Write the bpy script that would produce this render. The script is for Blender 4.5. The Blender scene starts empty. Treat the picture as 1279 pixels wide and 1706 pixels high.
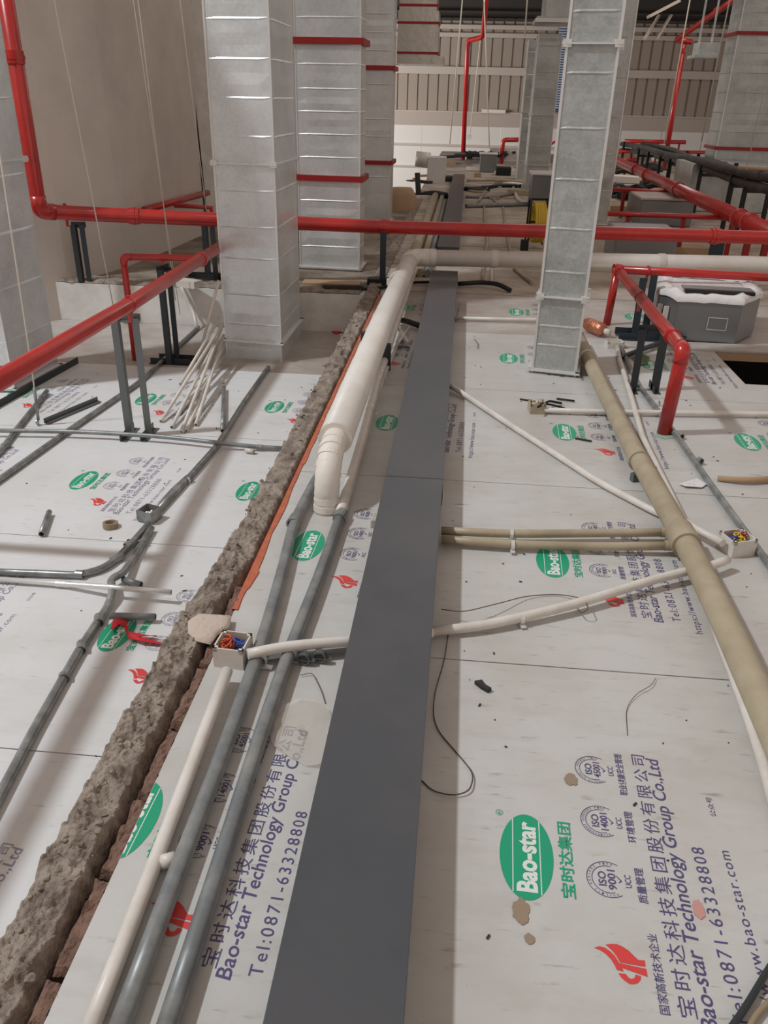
import bpy, bmesh, math, random
from mathutils import Vector, Matrix, noise
R_ = random.Random(7)
S = bpy.context.scene
COL = S.collection

# ------------------------------------------------------------------ camera
CX, CY, F, CH = 639.5, 853.0, 1345.0, 1.35
_fw = Vector((783-CX, -(165-CY), -F)).normalized()
_up = -Vector((577-CX, -(3500-CY), -F)).normalized()
_up = (_up - _fw*_up.dot(_fw)).normalized()
_rt = _fw.cross(_up)
M3 = Matrix((_rt, _fw, _up))                 # camera -> world (world x right, y along the roof, z up)
CAM = Vector((0, 0, CH))
cd = bpy.data.cameras.new('camera'); cam = bpy.data.objects.new('camera', cd); COL.objects.link(cam)
cam.matrix_world = Matrix.Translation(CAM) @ M3.to_4x4()
cd.sensor_fit = 'VERTICAL'; cd.sensor_height = 36; cd.lens = 36*F/1706
cd.clip_start = .05; cd.clip_end = 200
S.camera = cam

# ------------------------------------------------------------------ world, lamps, exposure
vs = S.view_settings
vs.view_transform = 'Standard'; vs.look = 'None'; vs.gamma = 1; vs.exposure = 0.0
W = bpy.data.worlds.new('hall_air'); S.world = W; W.use_nodes = True
wn = W.node_tree; bg = wn.nodes['Background']
tc = wn.nodes.new('ShaderNodeTexCoord'); nz = wn.nodes.new('ShaderNodeTexNoise'); cr = wn.nodes.new('ShaderNodeValToRGB')
nz.inputs['Scale'].default_value = 1.7; nz.inputs['Detail'].default_value = 2
cr.color_ramp.elements[0].position = .35; cr.color_ramp.elements[0].color = (.36, .28, .235, 1)
cr.color_ramp.elements[1].position = .68; cr.color_ramp.elements[1].color = (1.35, 1.17, 1.05, 1)
wn.links.new(tc.outputs['Generated'], nz.inputs['Vector']); wn.links.new(nz.outputs['Fac'], cr.inputs['Fac'])
wn.links.new(cr.outputs['Color'], bg.inputs['Color']); bg.inputs['Strength'].default_value = .60

def spot(name, loc, target, power, size, angle, blend, color):
    l = bpy.data.lights.new(name, 'SPOT'); o = bpy.data.objects.new(name, l); COL.objects.link(o)
    l.energy = power; l.shadow_soft_size = size; l.spot_size = math.radians(angle); l.spot_blend = blend; l.color = color
    o.location = loc; o.rotation_euler = (Vector(target)-Vector(loc)).to_track_quat('-Z', 'Y').to_euler()
    return o
spot('flood_lamp', (-7.7, 1.5, 10.7), (-1.5, 2.8, 0), 4100, .33, 54, .75, (.90, .96, 1))
def area(name, loc, target, power, sx, sy, color):
    l = bpy.data.lights.new(name, 'AREA'); o = bpy.data.objects.new(name, l); COL.objects.link(o)
    l.shape = 'RECTANGLE'; l.size = sx; l.size_y = sy; l.energy = power; l.color = color
    o.location = loc; o.rotation_euler = (Vector(target)-Vector(loc)).to_track_quat('-Z', 'Y').to_euler()
    return o
area('far_wall_fill', (-8, 20, 1.0), (-2.5, 27, -.5), 800, 4, 2, (1, .98, .96))  # added fill that brightens the far gable wall; no window stands here
area('back_hall_fill', (3, 17, 4.9), (2, 17.5, 0), 120, 5, 3, (1, .94, .88))  # added fill over the back boards, not a fitting of the hall

# ------------------------------------------------------------------ helpers
def lin(c): return tuple(((v/255)/12.92 if v/255 <= .04045 else ((v/255+.055)/1.055)**2.4) for v in c)
def ray(px, py): return M3 @ Vector((px-CX, -(py-CY), -F))
def P(px, py, z=0.0):            # the point of the level z seen at that place
    d = ray(px, py); return CAM + d*((z-CH)/d.z)
def PY(px, py, y):               # the point of the upright cross-plane at depth y
    d = ray(px, py); return CAM + d*(y/d.y)
MATS = {}
def mat(name, rgb, rough=.6, metal=0, noise_amt=0, nscale=8, rgb2=None, bump=0, bscale=40, coat=0, alpha=1, detail=6, lo=.4, hi=.65, spec=.5, stretch=None, emit=None):
    if name in MATS: return MATS[name]
    m = bpy.data.materials.new(name); m.use_nodes = True; nt = m.node_tree; b = nt.nodes['Principled BSDF']
    c = lin(rgb)
    b.inputs['Base Color'].default_value = (*c, 1); b.inputs['Roughness'].default_value = rough
    b.inputs['Metallic'].default_value = metal; b.inputs['Specular IOR Level'].default_value = spec
    b.inputs['Coat Weight'].default_value = coat; b.inputs['Coat Roughness'].default_value = .15
    t = nt.nodes.new('ShaderNodeTexCoord'); mp = nt.nodes.new('ShaderNodeMapping')
    nt.links.new(t.outputs['Object'], mp.inputs['Vector'])
    if stretch: mp.inputs['Scale'].default_value = stretch
    if rgb2:
        n = nt.nodes.new('ShaderNodeTexNoise'); n.inputs['Scale'].default_value = nscale; n.inputs['Detail'].default_value = detail
        n.inputs['Roughness'].default_value = .65
        r = nt.nodes.new('ShaderNodeValToRGB'); r.color_ramp.elements[0].position = lo; r.color_ramp.elements[1].position = hi
        r.color_ramp.elements[0].color = (*c, 1); r.color_ramp.elements[1].color = (*lin(rgb2), 1)
        nt.links.new(mp.outputs[0], n.inputs['Vector']); nt.links.new(n.outputs['Fac'], r.inputs['Fac']); nt.links.new(r.outputs[0], b.inputs['Base Color'])
    if bump:
        n = nt.nodes.new('ShaderNodeTexNoise'); n.inputs['Scale'].default_value = bscale; n.inputs['Detail'].default_value = 5
        bp = nt.nodes.new('ShaderNodeBump'); bp.inputs['Strength'].default_value = bump; bp.inputs['Distance'].default_value = .01
        nt.links.new(mp.outputs[0], n.inputs['Vector']); nt.links.new(n.outputs['Fac'], bp.inputs['Height']); nt.links.new(bp.outputs[0], b.inputs['Normal'])
    if alpha < 1: b.inputs['Alpha'].default_value = alpha
    if emit: b.inputs['Emission Color'].default_value = (*lin(emit[0]), 1); b.inputs['Emission Strength'].default_value = emit[1]
    MATS[name] = m; return m

def panel_mat(name, base, dust, dusty, scuff):
    """film-faced board: base colour, broad dust, small dark scuffs and brushed streaks along x"""
    m = bpy.data.materials.new(name); m.use_nodes = True; nt = m.node_tree; b = nt.nodes['Principled BSDF']; L = nt.links.new
    b.inputs['Roughness'].default_value = .42; b.inputs['Specular IOR Level'].default_value = .4
    t = nt.nodes.new('ShaderNodeNewGeometry')
    def nse(scale, detail, sx=1, sy=1, rough=.6):
        mp = nt.nodes.new('ShaderNodeMapping'); mp.inputs['Scale'].default_value = (sx, sy, 1)
        n = nt.nodes.new('ShaderNodeTexNoise'); n.inputs['Scale'].default_value = scale; n.inputs['Detail'].default_value = detail; n.inputs['Roughness'].default_value = rough
        L(t.outputs['Position'], mp.inputs[0]); L(mp.outputs[0], n.inputs['Vector']); return n
    def ramp(n, lo, hi, vlo=0, vhi=1):
        r = nt.nodes.new('ShaderNodeMapRange'); r.inputs['From Min'].default_value = lo; r.inputs['From Max'].default_value = hi
        r.inputs['To Min'].default_value = vlo; r.inputs['To Max'].default_value = vhi; L(n.outputs[0], r.inputs['Value']); return r
    def mix(a, c2, fac):
        x = nt.nodes.new('ShaderNodeMix'); x.data_type = 'RGBA'
        if isinstance(a, tuple): x.inputs[6].default_value = (*a, 1)
        else: L(a, x.inputs[6])
        x.inputs[7].default_value = (*c2, 1); L(fac.outputs[0], x.inputs[0]); return x.outputs[2]
    c = mix(lin(base), lin(dust), ramp(nse(1.6, 5), .42, .68, 0, dusty))
    c = mix(c, lin(dust), ramp(nse(9, 6, .5, 1.5, .7), .50, .75, 0, .5*dusty+.15))
    c = mix(c, lin((120, 108, 98)), ramp(nse(30, 4, .35, 1.6), .62, .74, 0, scuff))
    c = mix(c, lin((70, 62, 56)), ramp(nse(75, 3), .74, .78, 0, scuff*1.5))
    L(c, b.inputs['Base Color'])
    bp = nt.nodes.new('ShaderNodeBump'); bp.inputs['Strength'].default_value = .25; bp.inputs['Distance'].default_value = .004
    n = nse(14, 5); L(n.outputs[0], bp.inputs['Height']); L(bp.outputs[0], b.inputs['Normal'])
    MATS[name] = m; return m

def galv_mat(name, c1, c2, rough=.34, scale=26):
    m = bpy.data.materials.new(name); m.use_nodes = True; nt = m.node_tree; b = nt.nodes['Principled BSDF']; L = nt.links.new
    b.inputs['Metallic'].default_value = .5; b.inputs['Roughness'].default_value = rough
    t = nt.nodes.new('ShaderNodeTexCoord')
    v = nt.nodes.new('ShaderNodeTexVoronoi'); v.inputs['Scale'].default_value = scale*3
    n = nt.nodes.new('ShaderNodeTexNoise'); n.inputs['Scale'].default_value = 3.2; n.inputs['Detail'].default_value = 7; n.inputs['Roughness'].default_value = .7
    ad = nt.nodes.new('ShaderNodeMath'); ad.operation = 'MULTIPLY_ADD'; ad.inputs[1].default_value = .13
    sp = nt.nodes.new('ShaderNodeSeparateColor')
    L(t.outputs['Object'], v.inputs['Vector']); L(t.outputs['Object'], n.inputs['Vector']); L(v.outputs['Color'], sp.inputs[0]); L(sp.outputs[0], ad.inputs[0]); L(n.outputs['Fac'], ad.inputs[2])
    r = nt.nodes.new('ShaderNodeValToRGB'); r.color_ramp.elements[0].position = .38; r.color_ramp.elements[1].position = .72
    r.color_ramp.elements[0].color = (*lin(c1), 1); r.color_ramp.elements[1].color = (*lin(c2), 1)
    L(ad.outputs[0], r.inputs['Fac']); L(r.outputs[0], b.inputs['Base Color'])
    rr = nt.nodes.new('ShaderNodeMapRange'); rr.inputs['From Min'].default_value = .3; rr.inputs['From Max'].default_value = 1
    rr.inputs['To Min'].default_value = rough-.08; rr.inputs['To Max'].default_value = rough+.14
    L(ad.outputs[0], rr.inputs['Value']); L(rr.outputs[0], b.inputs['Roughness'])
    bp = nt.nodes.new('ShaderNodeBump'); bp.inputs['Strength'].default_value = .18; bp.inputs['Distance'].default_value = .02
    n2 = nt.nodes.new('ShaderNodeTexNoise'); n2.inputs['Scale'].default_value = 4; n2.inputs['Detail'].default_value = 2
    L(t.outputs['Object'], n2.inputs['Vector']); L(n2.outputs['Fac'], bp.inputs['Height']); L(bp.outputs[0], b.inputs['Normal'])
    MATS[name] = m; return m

class MB:
    """collects boxes, tubes and faces, and links them as one mesh object"""
    def __init__(s): s.bm = bmesh.new(); s.mi = 0
    def _n(s, fs):
        for f in fs: f.material_index = s.mi
    def box(s, x0, y0, z0, x1, y1, z1, mtx=None):
        v = [s.bm.verts.new(Vector(p) if mtx is None else mtx @ Vector(p)) for p in
             ((x0,y0,z0),(x1,y0,z0),(x1,y1,z0),(x0,y1,z0),(x0,y0,z1),(x1,y0,z1),(x1,y1,z1),(x0,y1,z1))]
        fs = [s.bm.faces.new([v[i] for i in q]) for q in ((3,2,1,0),(4,5,6,7),(0,1,5,4),(1,2,6,5),(2,3,7,6),(3,0,4,7))]
        s._n(fs); return s
    def prism(s, pts, z0, z1):
        a = [s.bm.verts.new((p[0], p[1], z0)) for p in pts]; b = [s.bm.verts.new((p[0], p[1], z1)) for p in pts]
        n = len(pts); fs = [s.bm.faces.new(a[::-1]), s.bm.faces.new(b)]
        for i in range(n): fs.append(s.bm.faces.new((a[i], a[(i+1) % n], b[(i+1) % n], b[i])))
        s._n(fs); return s
    def bar(s, a, b, w, h, up=(0,0,1)):
        a = Vector(a); b = Vector(b); d = (b-a); L = d.length; d.normalize()
        u = Vector(up)
        if abs(d.dot(u)) > .95: u = Vector((0,1,0))
        x = d.cross(u).normalized(); z = x.cross(d)
        m = Matrix((x, d, z)).transposed().to_4x4(); m.translation = a
        return s.box(-w/2, 0, -h/2, w/2, L, h/2, m)
    def angle(s, a, b, w, t=.004, up=(0,0,1), flip=1):      # an L-shaped steel angle
        a = Vector(a); b = Vector(b); d = (b-a); L = d.length; d.normalize()
        u = Vector(up)
        if abs(d.dot(u)) > .95: u = Vector((0,1,0))
        x = d.cross(u).normalized()*flip; z = d.cross(x).normalized()*(-flip)
        m = Matrix((x, d, z)).transposed().to_4x4(); m.translation = a
        s.box(-w/2, 0, -w/2, w/2, L, -w/2+t, m); s.box(-w/2, 0, -w/2+t, -w/2+t, L, w/2, m); return s
    def tube(s, pts, r, fil=0, n=14, caps=True, hollow=0, rf=None):
        pts = [Vector(p) for p in pts]; q = [pts[0]]
        for i in range(1, len(pts)-1):
            if fil:
                a, b, c = pts[i-1], pts[i], pts[i+1]
                l = min(fil, (a-b).length*.48, (c-b).length*.48)
                p0 = b+(a-b).normalized()*l; p2 = b+(c-b).normalized()*l
                k = 6
                for j in range(k+1):
                    t = j/k; q.append(p0*(1-t)**2+b*2*t*(1-t)+p2*t*t)
            else: q.append(pts[i])
        q.append(pts[-1])
        t0 = (q[1]-q[0]).normalized(); u = Vector((0,0,1)) if abs(t0.z) < .9 else Vector((1,0,0))
        u = (u-t0*u.dot(t0)).normalized(); rings = []
        for i, p in enumerate(q):
            if i == 0: t = t0
            elif i == len(q)-1: t = (q[i]-q[i-1]).normalized()
            else: t = ((q[i+1]-q[i]).normalized()+(q[i]-q[i-1]).normalized()).normalized()
            u = (u-t*u.dot(t)).normalized(); w = t.cross(u)
            rad = r if rf is None else r*rf(i/(len(q)-1))
            rings.append([s.bm.verts.new(p+(u*math.cos(2*math.pi*k/n)+w*math.sin(2*math.pi*k/n))*rad) for k in range(n)])
        fs = []
        for a, b in zip(rings, rings[1:]):
            for k in range(n): fs.append(s.bm.faces.new((a[k], a[(k+1) % n], b[(k+1) % n], b[k])))
        for f in fs: f.smooth = True
        if hollow:                                            # open ends with a visible bore
            for ring, d in ((rings[0], (q[1]-q[0]).normalized()), (rings[-1], (q[-2]-q[-1]).normalized())):
                c = sum((v.co for v in ring), Vector())/n
                inn = [s.bm.verts.new(c+(v.co-c)*hollow) for v in ring]; dp = [s.bm.verts.new(v.co+d*r*3) for v in inn]
                for k in range(n):
                    fs.append(s.bm.faces.new((ring[k], ring[(k+1) % n], inn[(k+1) % n], inn[k]))); fs.append(s.bm.faces.new((inn[k], inn[(k+1) % n], dp[(k+1) % n], dp[k])))
                fs.append(s.bm.faces.new(dp))
        elif caps: fs += [s.bm.faces.new(rings[0][::-1]), s.bm.faces.new(rings[-1])]
        s._n(fs); return s
    def ring(s, p, axis, r0, r1, w, n=18):                    # a band of rectangular section around an axis
        p = Vector(p); a = Vector(axis).normalized(); u = a.orthogonal().normalized(); v = a.cross(u)
        R = []
        for (rr, ww) in ((r0, -w/2), (r1, -w/2), (r1, w/2), (r0, w/2)):
            R.append([s.bm.verts.new(p+a*ww+(u*math.cos(2*math.pi*k/n)+v*math.sin(2*math.pi*k/n))*rr) for k in range(n)])
        fs = []
        for i in range(4):
            A, B = R[i], R[(i+1) % 4]
            for k in range(n): fs.append(s.bm.faces.new((A[k], A[(k+1) % n], B[(k+1) % n], B[k])))
        s._n(fs); return s
    def build(s, name, m, parent=None, bevel=0):
        bmesh.ops.recalc_face_normals(s.bm, faces=s.bm.faces)
        me = bpy.data.meshes.new(name); s.bm.to_mesh(me); s.bm.free()
        for x in (m if isinstance(m, (list, tuple)) else [m]): me.materials.append(x)
        o = bpy.data.objects.new(name, me); COL.objects.link(o)
        if parent: o.parent = parent; o.matrix_parent_inverse = Matrix.Translation(-parent.location)
        if bevel:
            bv = o.modifiers.new('bevel', 'BEVEL'); bv.width = bevel; bv.segments = 2; bv.limit_method = 'ANGLE'
        return o
def tag(o, label=None, cat=None, group=None, kind=None):
    if label: o['label'] = label
    if cat: o['category'] = cat
    if group: o['group'] = group
    if kind: o['kind'] = kind
    return o
def thing(name, loc, label, cat, group=None):
    o = bpy.data.objects.new(name, None); COL.objects.link(o); o.location = Vector(loc); o.empty_display_size = .05
    return tag(o, label, cat, group)
def struct(name, mb, m, **k): return tag(mb.build(name, m, **k), kind='structure')

# ------------------------------------------------------------------ materials
M = dict(
 red=mat('red_pipe_paint', (190, 38, 34), .3, coat=.35, rgb2=(165, 34, 32), nscale=5),
 redd=mat('red_steel_angle', (150, 26, 26), .45),
 pvc=mat('white_pvc', (222, 217, 210), .4, rgb2=(208, 200, 190), nscale=9),
 wrap=mat('white_wrap_tape', (228, 222, 213), .55, bump=.25, bscale=30),
 insul=mat('white_pipe_sleeve', (228, 224, 218), .45, rgb2=(218, 212, 204), nscale=4),
 greyp=mat('grey_conduit', (122, 126, 128), .42, metal=.25, rgb2=(150, 152, 150), nscale=12),
 galvp=mat('galvanised_conduit', (128, 131, 131), .38, metal=.55, rgb2=(168, 170, 168), nscale=14),
 beige=mat('beige_pvc_pipe', (178, 166, 142), .45, rgb2=(160, 146, 122), nscale=6),
 tray=mat('grey_tray_paint', (80, 83, 88), .36, rgb2=(90, 90, 93), nscale=2.2, metal=.2),
 angle=mat('dark_angle_steel', (58, 62, 66), .5, metal=.4),
 greya=mat('grey_angle_steel', (112, 116, 116), .45, metal=.5),
 black=mat('black_rubber', (22, 22, 23), .6), insb=mat('grey_black_insulation', (74, 72, 70), .75, rgb2=(48, 46, 45), nscale=7, bump=.5, bscale=12),
 dark=mat('dark_void', (20, 18, 17), .9),
 orange=mat('orange_sealant', (196, 108, 78), .6, rgb2=(170, 92, 66), nscale=20),
 mortar=mat('mortar_rubble', (162, 149, 137), .95, rgb2=(112, 100, 90), nscale=16, bump=.9, bscale=90),
 brick=mat('brick_edge', (134, 104, 90), .95, rgb2=(112, 88, 78), nscale=18, bump=.8, bscale=80),
 smear=mat('pale_mortar', (196, 180, 168), .9, bump=.5, bscale=60),
 plaster=mat('grey_plaster_wall', (212, 203, 194), .8, rgb2=(196, 187, 178), nscale=1.2),
 kerb=mat('white_kerb_render', (226, 224, 220), .8, rgb2=(206, 200, 194), nscale=4),
 conc=mat('dusty_concrete', (150, 138, 124), .9, rgb2=(104, 92, 80), nscale=3.5, bump=.4, bscale=30),
 backfloor=mat('dirty_back_boards', (190, 178, 166), .75, rgb2=(130, 114, 100), nscale=1.6, lo=.42, hi=.72, detail=9, bump=.3, bscale=20),
 green=mat('green_print', (24, 158, 118), .45), white=mat('white_print', (222, 226, 220), .45),
 navy=mat('navy_print', (80, 74, 118), .5), navyf=mat('faded_navy_print', (140, 136, 160), .5), redpr=mat('red_print', (214, 66, 64), .5),
 foil=mat('foil_insulation', (205, 200, 194), .28, metal=.9, bump=.5, bscale=9),
 copper=mat('copper_foil', (196, 120, 92), .35, metal=.8, rgb2=(222, 160, 130), nscale=30, bump=.6, bscale=60),
 wire=mat('grey_suspension_wire', (226, 219, 206), .5),
 dwire=mat('thin_dark_wire', (84, 72, 60), .6),
 yellow=mat('yellow_hose', (208, 176, 40), .5),
 wy=mat('yellow_wire', (222, 190, 60), .5), wb=mat('blue_wire', (40, 80, 168), .5), wr=mat('red_wire', (150, 36, 40), .5), wo=mat('orange_wire', (200, 90, 46), .5),
 unit=mat('unit_sheet_steel', (138, 140, 142), .38, metal=.7), film=mat('milky_plastic_film', (226, 224, 224), .3, bump=.8, bscale=14),
 corr=mat('corrugated_cladding', (160, 146, 134), .6), purlin=mat('pale_purlin', (190, 178, 168), .6), lower=mat('white_lower_wall', (222, 216, 210), .8),
 tan=mat('tan_wall_band', (180, 166, 156), .75), deckd=mat('dark_roof_deck', (62, 56, 52), .8), wood=mat('plywood_offcut', (176, 146, 116), .8),
 lblue=mat('pale_blue_slat', (176, 190, 214), .5), dblue=mat('dark_slat_gap', (70, 78, 100), .6), dgreen=mat('dark_blue_steel', (38, 52, 62), .5),
 tape=mat('tape_roll_brown', (150, 132, 108), .6), rag=mat('red_ribbon', (205, 40, 48), .55), sheet=mat('clear_plastic_scrap', (222, 214, 204), .15, alpha=.45, bump=1, bscale=16),
 scrap=mat('dark_scrap', (48, 46, 44), .7), greenpl=mat('green_rag', (96, 112, 78), .8), stain=mat('brown_mud', (150, 132, 112), .9), mint=mat('mint_paint', (130, 176, 156), .6, rgb2=(176, 188, 178), nscale=60), pinkst=mat('pink_stain', (196, 146, 140), .8), lamp=mat('lamp_face', (240, 240, 235), .4, emit=((255, 250, 240), 3)),
)
M['panel'] = panel_mat('white_board_film', (198, 197, 194), (168, 158, 148), .5, .55)
M['panelL'] = panel_mat('pale_board_film', (218, 219, 220), (190, 186, 178), .35, .4)
M['panelD'] = panel_mat('dusty_board_film', (190, 184, 178), (146, 130, 118), .8, .7)
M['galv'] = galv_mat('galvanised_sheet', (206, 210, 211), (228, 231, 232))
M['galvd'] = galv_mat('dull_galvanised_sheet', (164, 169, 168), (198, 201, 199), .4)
M['edge'] = mat('bright_duct_corner', (226, 226, 224), .3, metal=.4)

# ------------------------------------------------------------------ the setting
ZL = -.3                                             # level of the sunken left bay
struct('floor', MB().box(-14, -4, -1.62, 16, 27, -1.5), M['dark'])  # near-black colour stands in for the shade below the boards
struct('floor_platform', MB().box(-3.4, 6.42, -.25, -.72, 13.8, -.0), M['conc'])
struct('wall_kerb', MB().box(-3.4, 6.23, -.35, -.72, 6.42, -.005), M['kerb'])
# ragged mortar lying along the kerb's top edge
mb = MB(); rows = []
for i in range(150):
    x = -3.3+2.55*i/149; r = []
    for j in range(7):
        y = 6.235+.2*j/6; n = noise.fractal(Vector((x*9, y*9, 2)), .8, 2, 4)
        r.append(mb.bm.verts.new((x, y+(.02*noise.noise(Vector((x*12, 3, 1))) if j in (0, 6) else 0), .0 if j in (0, 6) else .012+abs(n)*.02)))
    rows.append(r)
for a, b in zip(rows, rows[1:]):
    for j in range(6): mb.bm.faces.new((a[j], a[j+1], b[j+1], b[j]))
tag(mb.build('kerb_mortar', M['mortar']), 'ragged brown mortar along the top of the white kerb', 'mortar', kind='stuff')
mb = MB(); rr = random.Random(3)
mb.box(-.72, 6.42, -.2, 7.5, 25.5, 0)
struct('floor_back', mb, M['backfloor'])
mb = MB()
for y in (7.55, 8.7, 9.86, 11, 12.2, 13.4, 14.6, 15.8, 17, 18.3, 19.6, 21, 23): mb.box(-.7, y, .0, 7.4, y+.012, .003)
tag(mb.build('board_joints', M['stain'], bpy.data.objects['floor_back']))
# left wall (plastered) with its end corner, and the wall behind it
struct('wall_left', MB().prism([(-2.75, 8.95), (-2.79, 7.8), (-2.86, 6.9), (-2.95, 6.55), (-3.1, 6.3), (-3.35, 6.05), (-3.75, 5.8), (-4.5, 5.4), (-5.5, 5.1), (-5.6, 5.4), (-4.4, 6.0), (-3.4, 7.0), (-3.2, 8.95)], -1.5, 9), M['plaster'])
struct('wall_left_rear', MB().box(-7, 10.6, -1.5, -1.35, 10.9, 9), M['kerb'])
# far gable wall: corrugated cladding, tan band, pale lower wall, purlins
mb = MB(); x = -12; YF = 27.0
while x < 16:
    mb.box(x, YF, 1.0, x+.22, YF+.1, 3.4); mb.box(x+.22, YF+.035, 1.0, x+.30, YF+.1, 3.4); x += .30
fw_ = struct('wall_far', mb, M['corr'])
mb = MB()
for i in range(24): mb.box(-12+i*1.18, YF-.02, -1.5, -12+i*1.18+1.165, YF+.08, .62)
struct('wall_far_lower', mb, M['lower'])
struct('trim_1', MB().box(-12, YF-.05, .62, 16, YF+.08, .98), M['tan'])
struct('trim_2', MB().box(-12, YF-.09, .98, 16, YF-.0, 1.02).box(-12, YF-.09, -.55, 16, YF-.03, -.5).box(-12, YF-.09, .06, 16, YF-.03, .12), M['purlin'])
for k, z in enumerate((1.98, 2.92, 3.12)):
    struct('trim_%d' % (k+3), MB().box(-12, YF-.16, z, 16, YF-.001, z+(.2 if k == 0 else .11)), M['purlin'])
struct('wall_far_upper', MB().box(-12, YF+.0, 3.4, 16, YF+.1, 9), M['deckd'])
mb = MB()
for z in (3.32, 3.5): mb.box(-12, YF-.3, z, 16, YF-.2, z+.05)
struct('trim_6', mb, M['deckd'])
mb = MB().box(-12, 17, 5.2, 16, YF+.1, 5.3)
for y in range(18, 27, 2): mb.box(-12, y, 5.0, 16, y+.1, 5.2)
struct('ceiling', mb, M['deckd'])
if 0: struct('wall_side_far', MB().box(-12.2, 10.9, -1.5, -12, YF, 5.2), M['kerb'])

# ------------------------------------------------------------------ board prints
def text_mesh(body, bold=0, spacing=1.0, shear=0):
    c = bpy.data.curves.new('t', 'FONT'); c.body = body; c.size = 1; c.offset = bold; c.space_character = spacing; c.resolution_u = 3; c.shear = shear
    c.fill_mode = 'BOTH'; o = bpy.data.objects.new('t', c); COL.objects.link(o)
    bpy.context.view_layer.update()
    me = bpy.data.meshes.new_from_object(o.evaluated_get(bpy.context.evaluated_depsgraph_get()))
    bpy.data.objects.remove(o); bpy.data.curves.remove(c); return me
_h = text_mesh('H'); CAPH = max(v.co.y for v in _h.vertices) if len(_h.vertices) else .7
def put_text(bm, body, u0, u1, v0, cap, mi, z=.0, bold=0, spacing=1.0, cjk=False, rot=None, shear=0):
    me = text_mesh(body, bold, spacing, shear)
    if not me.vertices: return
    xs = [v.co.x for v in me.vertices]; ys = [v.co.y for v in me.vertices]
    x0, x1, y0, y1 = min(xs), max(xs), min(ys), max(ys)
    sx = (u1-u0)/(x1-x0)
    if cjk: sy = cap/(y1-y0); oy = y0
    else: sy = cap/CAPH; oy = 0
    vv = []
    for v in me.vertices:
        u = u0+(v.co.x-x0)*sx; w = v0+(v.co.y-oy)*sy
        p = Vector((u, w, z))
        if rot: p = rot @ p
        vv.append(bm.verts.new(p))
    for p in me.polygons:
        try: f = bm.faces.new([vv[i] for i in p.vertices]); f.material_index = mi
        except ValueError: pass
    bpy.data.meshes.remove(me)
def arc(bm, cu, cv, r, w, a0, a1, mi, z=0, n=48):
    pr = None
    for k in range(n+1):
        a = math.radians(a0+(a1-a0)*k/n)
        q = [bm.verts.new((cu+math.cos(a)*(r-w), cv+math.sin(a)*(r-w), z)), bm.verts.new((cu+math.cos(a)*r, cv+math.sin(a)*r, z))]
        if pr: f = bm.faces.new((pr[0], q[0], q[1], pr[1])); f.material_index = mi
        pr = q
def poly(bm, pts, mi, z=0):
    f = bm.faces.new([bm.verts.new((p[0], p[1], z)) for p in pts]); f.material_index = mi
def rect(bm, u0, v0, u1, v1, mi, z=0): poly(bm, ((u0, v0), (u1, v0), (u1, v1), (u0, v1)), mi, z)

logo = bmesh.new()
poly(logo, [(math.cos(2*math.pi*k/64)*.104, math.sin(2*math.pi*k/64)*.0535) for k in range(64)], 0)
rect(logo, -.088, .0262, .090, .0282, 1, .0004); rect(logo, -.090, -.0282, .088, -.0262, 1, .0004)
put_text(logo, 'Bao-star', -.086, .084, -.0185, .037, 1, .0004, bold=.035)
put_text(logo, '宝时达集团', -.088, .096, -.093, .029, 0, 0, bold=.02, cjk=True)
arc(logo, .102, .055, .0078, .0012, 0, 360, 0, n=24); put_text(logo, 'R', .0985, .1055, .0515, .007, 0)
letters = bmesh.new()
def seal(cu, cv, num, word):
    arc(letters, cu, cv, .0415, .0015, -32, 215, 0); arc(letters, cu, cv, .0315, .0014, -15, 200, 0)
    put_text(letters, 'ISO', cu-.016, cu+.017, cv+.004, .0145, 0, bold=.015)
    put_text(letters, num, cu-.023, cu+.023, cv-.0145, .0145, 0, bold=.015)
    poly(letters, ((cu-.006, cv-.021), (cu-.001, cv-.027), (cu+.011, cv-.017), (cu+.0105, cv-.0155), (cu-.001, cv-.0235), (cu-.005, cv-.0195)), 0)
    put_text(letters, 'UCC', cu-.014, cu+.015, cv-.044, .0115, 0, bold=.01)
    n = len(word)
    for k, ch in enumerate(word):
        if ch == ' ': continue
        a = math.radians(205-(220)*k/(n-1)); rot = Matrix.Translation((cu+math.cos(a)*.0342, cv+math.sin(a)*.0342, 0)) @ Matrix.Rotation(a-math.pi/2, 4, 'Z')
        put_text(letters, ch, -.0018, .0018, 0, .0042, 0, rot=rot)
seal(-.033, -.157, '9001', 'QUALITY ASSURED FIRM'); seal(.111, -.157, '14001', 'ENVIRONMENT ASSESSED FIRM'); seal(.260, -.156, '45001', 'HEALTH SAFETY ASSURED FIRM')
put_text(letters, '质量管理', -.078, .002, -.228, .018, 0, bold=.01, cjk=True)
put_text(letters, '环境管理', .064, .146, -.226, .018, 0, bold=.01, cjk=True)
put_text(letters, '职业健康安全管理', .192, .318, -.225, .018, 0, bold=.01, cjk=True)
put_text(letters, '国家高新技术企业', -.288, -.140, -.232, .018, 0, bold=.005, cjk=True)
put_text(letters, '宝时达科技集团股份有限公司', -.288, .322, -.277, .032, 0, spacing=1.28, cjk=True)
put_text(letters, 'Bao-star Technology Group Co.,Ltd', -.305, .315, -.306, .027, 0, bold=.008, shear=.12)
put_text(letters, 'Tel:0871-63328808', -.292, .072, -.358, .024, 0, spacing=1.25)
put_text(letters, 'https://www.bao-star.com', -.345, .072, -.408, .020, 0, spacing=1.15)
put_text(letters, '公众号', .160, .215, -.405, .013, 0, cjk=True)
emb = bmesh.new()
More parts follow.
